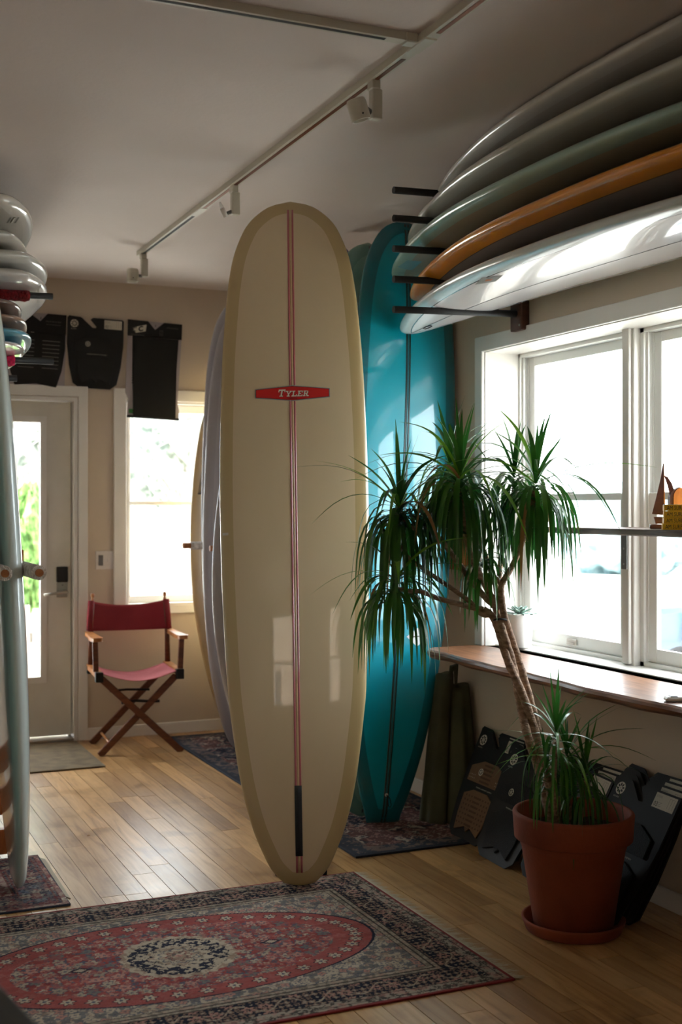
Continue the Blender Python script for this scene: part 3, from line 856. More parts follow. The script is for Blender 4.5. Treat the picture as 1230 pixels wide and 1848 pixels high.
M['mintgrey'] = board_mat('grey_mint_resin', srgb(186, 182, 172), srgb(190, 192, 184), .05)
M['seafoam'] = board_mat('seafoam_resin', srgb(168, 156, 130), srgb(150, 182, 172), .055)
M['orange'] = board_mat('orange_resin', srgb(150, 140, 134), srgb(238, 150, 10), .075, pin=srgb(30, 26, 24), pinpos=.075, pinw=.003)
def lying(label, x, ytip, z, mt, Wd=.56, L=2.95, prof=LPIN, yaw=0.0, rocker=(.085, .05), T=.078):
    # tail (far tip) towards the back wall, deck down
    a = Vector((math.sin(math.radians(yaw)), -math.cos(math.radians(yaw)), 0))
    y = Vector((0, 0, -1)); xx = y.cross(a)
    m = frame_m(Vector((x, ytip, z)), xx, y, a)
    b = Board(L, Wd, T, prof, rocker); r = thing('longboard', label, 'surfboard', m, 'boards lying on the rack above the window')
    b.body(r, mt)
    return b, r


zb = [q + .0145 + .052 for q in ARM]
b, r = lying('glossy white longboard with dark pinline, lowest on the rack above the big window', 2.50, 4.95, zb[0] + .012, M['whiteb'], .545, yaw=.5)
b.strip(r, -.0015, .0015, .02, b.L - .02, M['greyline'], deck=True)
lp = [b.surf(-.01, .17, .004, True), b.surf(.01, .19, .008, True), b.surf(.02, .235, .01, True), b.surf(.01, .26, .01, True), b.surf(-.004, .245, .009, True), b.surf(-.012, .2, .006, True), b.surf(-.01, .17, .004, True)]
MB().tube(lp, .0022, 6).build('leash_loop', M['ink'], r)
q = 1.03
b.poly(r, [(.185, q - .10), (.155, q), (.185, q + .10), (.215, q)], M['greyink'], 'diamond_logo', .0012, True, n=6)
b.poly(r, [(.185, q - .03), (.175, q), (.185, q + .03), (.195, q)], M['orangewood'], 'logo_centre', .0018, True, n=3)
b, r = lying('orange-railed longboard lying directly above the glossy white one', 2.475, 4.80, zb[1] + .012, M['orange'], .54)
lp = [b.surf(.0, .52, .004, True), b.surf(.03, .56, .014, True), b.surf(.04, .64, .016, True), b.surf(.01, .68, .016, True), b.surf(-.01, .6, .012, True), b.surf(0, .52, .004, True)]
MB().tube(lp, .0035, 6).build('leash_loop', M['ink'], r)
b, r = lying('seafoam-green longboard in the middle of the rack above the window', 2.47, 4.97, zb[2] + .012, M['seafoam'], .54)
b.poly(r, [(.03, .2), (.10, .2), (.11, .32), (.05, .34)], mat('blue_decal', srgb(120, 170, 186), .4, coat=1), 'decal', .0012, True, n=6)
b, r = lying('pale grey-mint longboard, second from the top of the rack above the window', 2.48, 4.83, zb[3] + .012, M['mintgrey'], .54)
b, r = lying('grey-white longboard, topmost of the rack and close under the ceiling', 2.50, 4.62, zb[4] + .012, M['whitegrey'], .56, T=.07)

# ---- left: standing boards in a wooden peg stand
M['greenwhite'] = board_mat('pale_grey_green_resin', srgb(206, 210, 206), srgb(218, 228, 222), .04)
b, r = upright('longboard', 'pale grey-green longboard seen edge-on, standing at the left edge of the view', (.724, 4.60, .014), (.615, 4.68, 2.30), .58, .105, LONG_RD, M['greenwhite'], face=(-1, 0, 0), rocker=(.0, .0))
M['tealb'] = board_mat('deep_teal_resin', srgb(0, 112, 104), srgb(0, 100, 94), .05)
b, r = upright('surfboard', 'deep teal board edge-on, sliver left of the pale grey-green longboard', (.570, 4.46, .014), (.51, 4.5, 2.0), .42, .055, LONG_RD, M['tealb'], face=(-1, 0, 0), rocker=(0, 0))
rk = thing('peg_stand', 'low orange wooden stand with rope-wrapped pegs behind the left boards', 'rack', (.55, 5.07, 0))
MB().bbox(.765, .812, 5.04, 5.10, 0, .98).build('post', M['orangewood'], rk, True)
MB().bbox(.33, .375, 5.04, 5.10, 0, 1.25).build('post', M['orangewood'], rk, True)
MB().bbox(.33, .812, 5.015, 5.04, 1.15, 1.25).build('peg_rail', M['orangewood'], rk, True)
MB().bbox(.375, .765, 5.05, 5.09, .02, .12).build('stretcher', M['orangewood'], rk, True)
for k in range(2):
    MB().bbox(.375, .765, 5.05, 5.09, .18 + .16 * k, .28 + .16 * k).build('slat', M['orangewood'], rk, True)
for (px, pz) in ((.622, 1.197), (.736, 1.197), (.50, 1.197), (.40, 1.197)):
    yy = 4.22
    p = MB().tube([(px, 5.03, pz), (px, yy, pz)], .0135, 16).build('peg', M['dowel'], rk, True)
    MB().tube([(px, 5.0, pz), (px, yy + .012, pz)], [.0265, .026], 16).build('rope_wrap', M['rope'], rk, True)

# ---- left wall rack of boards seen tip-on
rk = thing('pipe_rack', 'black pipe arms high on the left wall with yarn sleeves', 'rack', (.3, 5.5, 2.1))
for yy in (5.5, 7.0):
    for z, xe in ((2.362, 1.016), (2.073, 1.02), (1.99, .86)):
        MB().tube([(.3, yy, z - .012), (xe, yy, z)], .0145, 14).build('arm', M['black'], rk, True)
    MB().bbox(.3, .34, yy - .045, yy + .045, 1.95, 2.42, .003).build('wall_block', M['darkwood'], rk, True)


def knit(x0, x1, y, z, r0, mt, name):
    m = MB(); n = 26
    m.tube([(x0 + (x1 - x0) * i / n, y, z) for i in range(n + 1)], [r0 * (1 + .10 * (i % 2)) * (0.8 if i in (0, n) else 1) for i in range(n + 1)], 16)
    m.build(name, mt, rk, True)


knit(.36, .915, 5.5, 2.358, .026, M['redyarn'], 'knit_sleeve')
knit(.36, .85, 5.5, 2.068, .026, M['pinkyarn'], 'knit_sleeve')
def tipon(label, x, ytip, z, mt, Wd, L, prof, T=.075, name='longboard', tilt=0.0):
    a = Vector((0, 1, math.tan(math.radians(tilt)))).normalized()
    xx = Vector((-1, 0, 0)); y = a.cross(xx)
    if y.z < 0: xx = -xx; y = a.cross(xx)
    m = frame_m(Vector((x, ytip, z)), xx, y, a)
    b = Board(L, Wd, T, prof, (.0, .02), tipfoil=.72); r = thing(name, label, 'surfboard', m, 'boards stacked on the left wall rack')
    b.body(r, mt)
    return b, r


M['offwhite'] = board_mat('off_white_resin', srgb(206, 200, 190), srgb(214, 208, 198), .04, rough=.35)
M['offwhite2'] = board_mat('white_resin', srgb(216, 212, 206), srgb(222, 220, 214), .04, pin=srgb(140, 84, 50), pinpos=.20, pinw=.004)
M['offwhite3'] = board_mat('white_resin_dark_pin', srgb(218, 214, 210), srgb(226, 222, 218), .04, pin=srgb(44, 40, 50), pinpos=.20, pinw=.004)
b, r = tipon('white longboard with fin slot underneath, topmost on the left wall rack', .70, 4.98, 2.652, M['offwhite'], .54, 2.4, LONG_RD)
fz = .26
b.strip(r, -.108, -.098, fz - .05, fz + .05, M['steel'], 'fin_slot', .001, 6)
for sx in (-1, 1):
    b.poly(r, [(-.103 + sx * .016 - .004, fz - .05), (-.103 + sx * .016 + .004, fz - .05), (-.103 + sx * .016 + .004, fz + .05), (-.103 + sx * .016 - .004, fz + .05)], M['greyink'], 'slot_marks', .001, n=3)
tipon('greyish white longboard, second from top on the left wall rack', .715, 5.22, 2.56, M['offwhite'], .50, 2.15, LONG_SQ)
tipon('white longboard with brown pinline, third from top on the left rack', .785, 5.25, 2.482, M['offwhite2'], .56, 2.1, LONG_SQ)
tipon('white longboard with black pinline, just above the red yarn sleeve', .785, 5.25, 2.404, M['offwhite3'], .56, 2.1, LONG_SQ)
M['bronze'] = board_mat('bronze_resin', srgb(120, 124, 132), srgb(112, 88, 76), .075)
M['bronze2'] = board_mat('rose_bronze_resin', srgb(124, 132, 142), srgb(150, 118, 100), .075)
M['skyblue'] = board_mat('sky_blue_resin', srgb(60, 146, 178), srgb(86, 164, 190), .08)
tipon('dark bronze-railed shortboard directly under the red yarn sleeve', .665, 5.1, 2.26, M['bronze'], .48, 1.9, FISH, .05, 'shortboard')
tipon('rose-bronze shortboard above the sky-blue one on the left rack', .685, 5.1, 2.20, M['bronze2'], .49, 1.9, FISH, .05, 'shortboard')
tipon('sky-blue shortboard in the lower part of the left wall rack', .70, 5.1, 2.142, M['skyblue'], .50, 1.9, FISH, .05, 'shortboard')
M['pearl'] = board_mat('pearl_resin', srgb(200, 192, 188), srgb(196, 186, 182), .05)
tipon('small pearl-white shortboard just above the pink yarn sleeve', .68, 5.12, 2.098, M['pearl'], .47, 1.8, FISH, .034, 'shortboard')

# ================================================================ RUGS
def hash2(ix, iy, s):
    a = np.sin(ix * 127.1 + iy * 311.7 + s * 74.7) * 43758.5453
    return a - np.floor(a)


def vnoise(x, y, s):
    ix, iy = np.floor(x), np.floor(y); fx, fy = x - ix, y - iy
    fx = fx * fx * (3 - 2 * fx); fy = fy * fy * (3 - 2 * fy)
    a = hash2(ix, iy, s); b = hash2(ix + 1, iy, s); c_ = hash2(ix, iy + 1, s); d = hash2(ix + 1, iy + 1, s)
    return a + (b - a) * fx + (c_ - a) * fy + (a - b - c_ + d) * fx * fy


def fbm(x, y, s): return .5 * vnoise(x, y, s) + .3 * vnoise(x * 2.1, y * 2.1, s + 1) + .2 * vnoise(x * 4.3, y * 4.3, s + 2)


def flowers(x, y, cell, s, petals=5, jit=.25):
    """distance-like field to jittered flower shapes: <1 inside; returns field, radius, id"""
    gx, gy = x / cell, y / cell; ix, iy = np.floor(gx), np.floor(gy)
    jx = (hash2(ix, iy, s) - .5) * jit; jy = (hash2(ix, iy, s + 3) - .5) * jit
    dx, dy = gx - ix - .5 - jx, gy - iy - .5 - jy
    r = np.hypot(dx, dy); a = np.arctan2(dy, dx) + hash2(ix, iy, s + 5) * 6
    R = (.30 + .12 * hash2(ix, iy, s + 7)) * (1 + .28 * np.cos(petals * a))
    return r / R, r, hash2(ix, iy, s + 9)


RED = np.array(srgb(176, 62, 54)[:3]); RED2 = np.array(srgb(146, 44, 44)[:3]); BEI = np.array(srgb(196, 176, 146)[:3]); NAV = np.array(srgb(36, 40, 62)[:3])
GRY = np.array(srgb(120, 116, 110)[:3]); DRK = np.array(srgb(44, 38, 42)[:3]); PNK = np.array(srgb(196, 132, 112)[:3]); BRN = np.array(srgb(150, 116, 92)[:3]); SLT = np.array(srgb(82, 92, 112)[:3])


def lerp(c_, d, m): return c_ * (1 - m[..., None]) + d * m[..., None]


def sm(e0, e1, x):
    t = np.clip((x - e0) / (e1 - e0), 0, 1); return t * t * (3 - 2 * t)


def small_motifs(c_, x, y, cell, s, cols, petals=5, edge=NAV):
    f, r, i = flowers(x, y, cell, s, petals)
    c_ = lerp(c_, edge, (f < 1.35) * .75 * (i < .85))
    k = (i * 97) % 1
    for q, cc in enumerate(cols):
        sel = (f < 1.0) & (i < .85) & (k >= q / len(cols)) & (k < (q + 1) / len(cols))
        c_ = lerp(c_, cc, sel * 1.0)
    c_ = lerp(c_, edge, (f < .32) * .8)
    return c_


def big_rug(x, y, A, B):
    """x,y from the centre; half sizes A,B"""
    e = np.minimum(A - np.abs(x), B - np.abs(y))          # distance from edge
    inv = lambda s: None
    # oval field
    ov = np.sqrt((x / .665) ** 2 + (y / .345) ** 2)
    c_ = np.ones(x.shape + (3,)) * BEI
    # spandrels: beige with dense grey-blue tendrils
    n = fbm(x * 60, y * 60, 1); c_ = lerp(c_, SLT, sm(.50, .58, n) * .75); c_ = lerp(c_, BRN, sm(.55, .62, fbm(x * 45, y * 45, 5)) * .6)
    c_ = small_motifs(c_, x, y, .034, 11, [PNK, BEI, GRY], 4, SLT)
    # red oval
    fld = np.ones(x.shape + (3,)) * RED
    fld = lerp(fld, RED2, sm(.42, .62, fbm(x * 14, y * 14, 9)) * .8)
    fld = lerp(fld, BEI, sm(.56, .66, fbm(x * 80, y * 80, 13)) * .5)
    fld = small_motifs(fld, x + .013, y, .026, 21, [BEI, PNK, RED2, SLT], 4, RED2)
    fld = small_motifs(fld, x, y + .02, .047, 31, [BEI * .85, PNK, BEI * .7, GRY], 5, SLT)
    fld = lerp(fld, RED, (fbm(x * 55, y * 55, 17) > .55) * .6)
    # ring of flowers along the oval rim
    ang = np.arctan2(y / .345, x / .665); N = 44
    k = np.round(ang / (2 * PI) * N); ca = k / N * 2 * PI
    cx, cy = .665 * .90 * np.cos(ca), .345 * .87 * np.sin(ca)
    dr = np.hypot(x - cx, y - cy); da = np.arctan2(y - cy, x - cx)
    R = .0165 * (1 + .3 * np.cos(6 * da)); ring = (ov > .78)
    fld = lerp(fld, RED, ring * .85)
    fld = lerp(fld, NAV, ((dr < R * 1.3) & ring) * .8); fld = lerp(fld, BEI, (dr < R) & ring); fld = lerp(fld, SLT, (dr < .006) & ring)
    fld = lerp(fld, NAV, (ov > .985) * 1.0)
    c_ = np.where((ov < 1)[..., None], fld, c_)
    # two small lozenges on the long axis
    for sgn in (-1, 1):
        lz = np.abs((x - sgn * .31) / .04) + np.abs(y / .022)
        c_ = lerp(c_, NAV, (lz < 1) * .9); c_ = lerp(c_, BEI, (lz < .55) * .9)
    # medallion
    r = np.hypot(x, y * 1.02); a = np.arctan2(y, x)
    rr = r * (1 + .025 * np.cos(24 * a))
    med = np.ones(x.shape + (3,)) * BEI
    med = lerp(med, BRN, sm(.5, .6, fbm(x * 60, y * 60, 41)) * .7)
    nvb = (rr < .158) & (rr > .092 * (1 + .12 * np.cos(12 * a)))
    med = np.where(nvb[..., None], NAV, med)
    f1 = np.abs(np.sin(18 * a + 60 * r)) * np.abs(np.sin(r * 190))
    med = lerp(med, BEI, (nvb & (fbm(x * 75, y * 75, 47) > .53)) * .9)
    inner = rr < .085
    med = lerp(med, RED2, (inner & (np.abs(r - .034 * (1 + .22 * np.cos(8 * a))) < .003)) * .8)
    med = lerp(med, SLT, (inner & (np.abs(r - .06 * (1 + .1 * np.cos(12 * a))) < .003)) * .8)
    med = lerp(med, PNK, (inner & (r < .012)) * .9)
    med = lerp(med, NAV, (inner & (fbm(x * 90, y * 90, 53) > .62)) * .6)
    c_ = np.where((rr < .182)[..., None], med, c_)
    # borders
    bs = np.where(A - np.abs(x) < B - np.abs(y), y, x)     # coordinate along the border
    bd = lambda lo, hi: (e >= lo) & (e < hi)
    g = np.ones(x.shape + (3,)) * lerp(BEI[None, None, :] * np.ones(x.shape + (3,)), GRY, np.full(x.shape, .45))
    g = lerp(g, DRK, (fbm(x * 85, y * 85, 61) > .52) * .8); g = lerp(g, PNK, (fbm(x * 50, y * 50, 67) > .6) * .5)
    c_ = np.where(bd(0, .055)[..., None], g, c_)
    c_ = np.where(bd(.155, .195)[..., None], lerp(g, BEI, np.full(x.shape, .35)), c_)
    nb = np.ones(x.shape + (3,)) * NAV * .75
    # scrolling palmettes in the dark border
    ph = bs / .075
    wave = np.abs((e - .105) - .030 * np.sin(ph * 2 * PI / 2))
    nb = lerp(nb, BEI, (wave < .004) * .8)
    f, rr2, i = flowers(bs, e, .024, 71, 4, .1)
    nb = lerp(nb, BRN, ((f < 1.1) & (f > .5) & (i < .9)) * .9); nb = lerp(nb, BEI, ((f < .5) & (i > .3)) * .7)
    f, rr2, i = flowers(bs + .01, e + .02, .05, 77, 6, .1)
    nb = lerp(nb, PNK, ((f < .9) & (f > .45) & (i > .5)) * .8)
    c_ = np.where(bd(.055, .155)[..., None], nb, c_)
    for p_ in (.055, .155, .022, .195, .175):
        c_ = lerp(c_, DRK, (np.abs(e - p_) < .0025) * .85)
    c_ = np.where((e < .007)[..., None], RED2, c_)
    c_ = c_ * (.78 + .44 * fbm(x * 9, y * 30, 91))[..., None]
    g_ = c_.mean(axis=-1, keepdims=True); return (c_ * .72 + g_ * .28) * .78


def border_rug(x, y, A, B):
    e = np.minimum(A - np.abs(x), B - np.abs(y))
    c_ = np.ones(x.shape + (3,)) * np.array(srgb(150, 92, 88)[:3])
    c_ = lerp(c_, BEI, (fbm(x * 45, y * 45, 3) > .5) * .5); c_ = small_motifs(c_, x, y, .05, 5, [BEI, PNK, RED2], 5, RED2)
    b_ = np.ones(x.shape + (3,)) * np.array(srgb(66, 58, 76)[:3])
    b_ = small_motifs(b_, x, y, .055, 15, [np.array(srgb(130, 84, 84)[:3]), BEI * .6, SLT], 6, NAV)
    b_ = lerp(b_, RED2, (fbm(x * 40, y * 40, 33) > .57) * .6)
    c_ = np.where(((e < .17) & (e > .02))[..., None], b_, c_)
    for p_ in (.02, .035, .17, .155): c_ = lerp(c_, RED2 * .6, (np.abs(e - p_) < .003) * .9)
    c_ = lerp(c_, BEI * .6, (fbm(x * 90, y * 90, 51) > .5) * .3)
    c_ = c_ * (.75 + .4 * fbm(x * 10, y * 30, 7))[..., None]; g_ = c_.mean(axis=-1, keepdims=True); return c_ * .62 + g_ * .38


def runner_rug(x, y, A, B):
    e = np.minimum(A - np.abs(x), B - np.abs(y))
    n = fbm(x * 7, y * 7, 3); n2 = fbm(x * 16, y * 16, 8)
    blue = np.array(srgb(60, 66, 82)[:3]); c_ = np.ones(x.shape + (3,)) * blue
    c_ = lerp(c_, NAV, sm(.45, .6, n2)); c_ = lerp(c_, np.array(srgb(120, 66, 56)[:3]), sm(.52, .58, n) * .8)
    c_ = lerp(c_, BEI, (np.abs(n - .5) < .018) * .8); c_ = lerp(c_, BEI, (np.abs(n2 - .42) < .012) * .5)
    c_ = lerp(c_, PNK, (fbm(x * 60, y * 60, 19) > .62) * .5)
    bb = lerp(np.ones(x.shape + (3,)) * blue, BRN, (fbm(x * 35, y * 35, 23) > .52) * .55)
    c_ = np.where((e < .10)[..., None], bb, c_); c_ = np.where((e < .025)[..., None], blue * .9 * np.ones(x.shape + (3,)), c_)
    c_ = c_ * (.8 + .4 * fbm(x * 12, y * 12, 29))[..., None]; g_ = c_.mean(axis=-1, keepdims=True); return (c_ * .6 + g_ * .4) * .85


def rug(name, label, x0, x1, y0, y1, fn, step, z=.006, wob=.0015, seed=0, edge=None):
    cx, cy = (x0 + x1) / 2, (y0 + y1) / 2; A, B = (x1 - x0) / 2, (y1 - y0) / 2
    nx, ny = int((x1 - x0) / step), int((y1 - y0) / step)
    X, Y = np.meshgrid(np.linspace(-A, A, nx + 1), np.linspace(-B, B, ny + 1))
    C_ = np.clip(fn(X, Y, A, B), 0, 1)
    Z = z + wob * fbm(X * 4, Y * 4, 3 + seed) + .0006 * hash2(np.floor(X * 400), np.floor(Y * 400), 2)
    ex = .004 * (vnoise(Y * 5, Y * 0, 4 + seed) - .5); ey = .004 * (vnoise(X * 5, X * 0, 6 + seed) - .5)
    Xd, Yd = X + ex, Y + ey
    n = (nx + 1) * (ny + 1)
    me = bpy.data.meshes.new('pile')
    co = np.stack([Xd.ravel(), Yd.ravel(), Z.ravel()], 1)
    idx = np.arange(n).reshape(ny + 1, nx + 1)
    q = np.stack([idx[:-1, :-1].ravel(), idx[:-1, 1:].ravel(), idx[1:, 1:].ravel(), idx[1:, :-1].ravel()], 1)
    me.vertices.add(n); me.vertices.foreach_set('co', co.astype(np.float32).ravel())
    me.loops.add(q.size); me.loops.foreach_set('vertex_index', q.astype(np.int32).ravel())
    me.polygons.add(len(q)); me.polygons.foreach_set('loop_start', (np.arange(len(q)) * 4).astype(np.int32))
    me.polygons.foreach_set('loop_total', np.full(len(q), 4, np.int32)); me.update(calc_edges=True)
    a = me.attributes.new('dye', 'FLOAT_COLOR', 'POINT')
    a.data.foreach_set('color', np.concatenate([C_.reshape(-1, 3), np.ones((n, 1))], 1).astype(np.float32).ravel())
    me.materials.append(M['rug'])
    r = thing(name, label, 'rug', (cx, cy, 0))
    o = bpy.data.objects.new('pile', me); COL.objects.link(o); o.parent = r
    t = MB()
    for (a0, a1, b0, b1) in ((-A - .003, A + .003, -B - .003, -B + .004), (-A - .003, A + .003, B - .004, B + .003), (-A - .003, -A + .004, -B, B), (A - .004, A + .003, -B, B)):
        t.bbox(a0, a1, b0, b1, .0005, z + wob * .6, .001)
    t.build('binding', edge or M['rugred'], r)
    return r


RG = rug('oriental_rug', 'large red oriental rug with navy medallion in the foreground', .21, 1.95, 3.14, 4.31, big_rug, .0032)
fr = MB()
for i in range(700):
    y = -.58 + 1.16 * (i + random.random() * .8) / 700
    ln = random.uniform(.02, .045) * (1.0 + .4 * math.sin(i * .21)); dy = random.uniform(-.012, .012)
    w_ = .0014; z0 = .004
    fr.add([(.872, y - w_, z0 + .003), (.872, y + w_, z0 + .003), (.872 + ln * .5, y + dy * .4 + w_, z0), (.872 + ln * .5, y + dy * .4 - w_, z0), (.872 + ln, y + dy + w_ * .5, .0012), (.872 + ln, y + dy - w_ * .5, .0012)],
           [(0, 1, 2, 3), (3, 2, 4, 5)])
fr.build('fringe', M['fringe'], RG, kind='stuff')
rug('small_rug', 'small faded red rug with navy floral border under the left boards', .05 + .27, .868, 4.37, 5.035, border_rug, .004, z=.007, edge=M['rugnavy'])
tag(MB().add([(.86, 4.5, .0035), (.885, 4.44, .0035), (.89, 4.98, .0035), (.86, 5.02, .0035), (.86, 4.5, .0005), (.885, 4.44, .0005), (.89, 4.98, .0005), (.86, 5.02, .0005)],
             [(0, 1, 2, 3), (0, 4, 5, 1), (1, 5, 6, 2), (2, 6, 7, 3), (3, 7, 4, 0)]).build('rug_underlay', M['underlay']),
    'grey underlay edge sticking out right of the small left rug', 'rug pad')
rug('runner_rug', 'long dark blue runner rug under the upright boards along the right', 2.045, 2.745, 4.49, 7.3, runner_rug, .0065, z=.009, seed=3, edge=M['rugnavy'])
tag(bevel(MB().box(.62, 1.51, 6.62, 7.39, .0005, .009).build('door_mat', M['doormat']), .002, 1), 'flat brown mat on the floor in front of the glazed door', 'mat')

# ================================================================ DIRECTOR'S CHAIR
ch = thing('director_chair', 'folding wooden director chair with faded red canvas seat and back, beside the door', 'chair', Matrix.Translation((1.787, 7.09, 0)) @ rot('Z', -5))
def bar(a, b_, w_, t, name, mt, up=(0, 1, 0), parent=None):
    a, b_ = Vector(a), Vector(b_); z = (b_ - a); L = z.length; z.normalize(); y = Vector(up); y = (y - z * y.dot(z)).normalized(); x = y.cross(z)
    m = frame_m(a, x, y, z)
    o = MB().bbox(-w_ / 2, w_ / 2, -t / 2, t / 2, 0, L, .0025, m).build(name, mt, parent or ch)
    return o


HX = .232
for sg in (-1, 1):
    bar((sg * HX, -.21, .465), (sg * HX, .21, .465), .032, .042, 'seat_rail', M['armwood'], (1, 0, 0))
    # back post with turned finial
    pz = [(0, .0), (.013, .0)]
    MB().tube([(sg * (HX + .0), .175, .47), (sg * (HX - .002), .18, .66), (sg * (HX - .012), .195, .845)], [.017, .0155, .013], 10).build('back_post', M['chairwood'], ch)
    MB().lathe([(0, .905), (.008, .905), (.0115, .898), (.0115, .885), (.007, .88), (.007, .873), (.0105, .868), (.0095, .84)], 14, Matrix.Translation((sg * (HX - .014), .196, 0))).build('finial', M['armwood'], ch)
    bar((sg * (HX + .012), -.155, .48), (sg * (HX + .018), -.165, .655), .03, .024, 'arm_post', M['chairwood'])
    o = [(-.018, .19), (.018, .19), (.022, .0), (.030, -.14), (.030, -.225), (.022, -.245), (-.022, -.245), (-.030, -.225), (-.028, -.14), (-.02, .0)]
    v = [(sg * (HX + .014) + px, py, .655 + zz_ * .022 + (.004 if py < -.2 else 0)) for zz_ in (0, 1) for px, py in o]
    n = len(o)
    a_ = MB().add(v, [tuple(range(n)), tuple(range(2 * n - 1, n - 1, -1))] + [(i, (i + 1) % n, (i + 1) % n + n, i + n) for i in range(n)])
    bevel(a_.build('arm_rest', M['armwood'], ch), .004, 2)
    MB().bbox(sg * HX - .022, sg * HX + .022, -.225, -.18, .425, .482).build('hinge', M['blackmetal'], ch)
    MB().bbox(sg * HX - .022, sg * HX + .022, .16, .20, .425, .475).build('hinge', M['blackmetal'], ch)
for (yy, off) in ((-.19, 0), (.185, 0)):
    bar((-HX + .015, yy, .44), (.245, yy - .008, .0), .038, .020, 'leg', M['chairwood'])
    bar((HX - .015, yy + .026, .44), (-.225, yy + .020, .0), .038, .020, 'leg', M['chairwood'])
MB().tube([(-.165, -.17, .062), (-.165, .20, .062)], .0085, 10).build('foot_rail', M['armwood'], ch)
MB().tube([(-.10, -.17, .295), (-.02, -.168, .305), (.08, -.168, .295), (.12, -.17, .296)], .008, 8).build('brace', M['blackmetal'], ch)
MB().tube([(-.12, .17, .315), (-.02, .168, .322), (.12, .17, .315)], .007, 8).build('brace', M['blackmetal'], ch)
def backf(u, v):
    x = (-HX - .008) + (2 * HX + .016) * u; s_ = math.sin(PI * u)
    sg = 1 - abs(2 * u - 1)
    ztop = .862 - .036 * s_ ** .9; zbot = .682 - .006 * s_
    x *= (1.045 - .055 * v)
    return (x, .178 + .02 * v + .045 * s_ * (.6 + .4 * v) - .016 * (1 - s_), zbot + (ztop - zbot) * v)


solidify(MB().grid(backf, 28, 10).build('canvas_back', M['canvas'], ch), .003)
for sg in (-1, 1):
    MB().tube([(sg * (HX + .006), .18, .682), (sg * (HX + .002), .186, .77), (sg * (HX - .006), .196, .86)], .019, 12).build('canvas_sleeve', M['canvas'], ch)
def seatf(u, v):
    s_ = math.sin(PI * u)
    return (-HX + 2 * HX * u, -.205 + .41 * v, .478 - .055 * s_ - .006 * math.sin(PI * v) * s_)


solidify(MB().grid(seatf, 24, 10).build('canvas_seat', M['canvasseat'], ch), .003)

# ================================================================ TRACK LIGHTING
tl = thing('ceiling_track', 'long putty-white ceiling light track with a T-junction branch', 'light track', (1.67, 3.2, CZ))
z1, z0 = CZ, CZ - .024
MB().box(1.652, 1.688, -1.0, 3.14, z0, z1).box(1.652, 1.688, 3.26, 6.5, z0, z1).build('main_track', M['trackmetal'], tl, True)
MB().box(-2.0, 1.61, 3.182, 3.218, z0, z1).build('branch_track', M['trackmetal'], tl, True)
MB().bbox(1.648, 1.692, 3.14, 3.26, z0 - .004, z1).bbox(1.61, 1.648, 3.178, 3.222, z0 - .004, z1).build('junction_box', M['trackmetal'], tl, True)
MB().box(1.664, 1.678, -1.0, 3.10, z0 - .0015, z0).box(1.664, 1.678, 3.32, 5.35, z0 - .0015, z0).build('copper_strip', M['tracktape'], tl, True)
MB().box(1.664, 1.678, 5.5, 6.44, z0 - .001, z0).build('contact_slot', M['ink'], tl, True)
MB().box(-2, 1.55, 3.193, 3.207, z0 - .001, z0).build('contact_slot', M['ink'], tl, True)
MB().bbox(1.650, 1.690, 5.34, 5.50, z0 - .003, z1).build('joiner', M['trackmetal'], tl, True)
for k, (yy, kind, lab) in enumerate(((3.53, 'can', 'nearest white track spotlight, tilted can under the main track'), (4.92, 'bulb', 'middle track fitting with bare bulb and no shade'), (6.43, 'can', 'farthest white track spotlight, upright can at the track end'))):
    sp = thing('track_spotlight', lab, 'spotlight', (1.67, yy, z0), 'spotlights on the ceiling track')
    MB().bbox(1.655, 1.685, yy - .02, yy + .02, z0 - .03, z0 - .0005).build('track_adapter', M['trackmetal'], sp, True)
    MB().bbox(1.658, 1.694, yy - .015, yy + .015, z0 - .125, z0 - .028).build('stem', M['trackmetal'], sp, True)
    if kind == 'can':
        tilt = -18 if k == 0 else 0
        c0 = Vector((1.622 - .012, yy - .01, z0 - .102 if k == 0 else z0 - .122))
        m = Matrix.Translation(c0) @ rot('Y', tilt)
        MB().lathe([(0, .032), (.028, .032), (.030, .028), (.032, .02), (.032, -.034), (.030, -.036), (.027, -.034), (.026, .0), (0, .0)], 32, m).build('lamp_can', M['trackmetal'], sp, True)
        MB().tube([m @ Vector((.026, 0, 0)), Vector((1.662, yy, c0.z))], .008, 10).build('pivot', M['greyplastic'], sp, True)
        MB().tube([m @ Vector((-.005, -.0325, -.02)), m @ Vector((-.005, -.0335, -.02))], .003, 8).build('screw', M['ink'], sp, True)
    else:
        MB().tube([(1.66, yy, z0 - .11), (1.63, yy, z0 - .125)], .008, 8).build('pivot', M['greyplastic'], sp, True)
        MB().tube([(1.635, yy, z0 - .137), (1.618, yy, z0 - .10)], [.012, .010], 10).build('bulb_socket', M['plate'], sp, True)
        MB().tube([(1.618, yy, z0 - .10), (1.608, yy, z0 - .075)], [.009, .003], 10).build('bulb', M['ceramic'], sp, True)

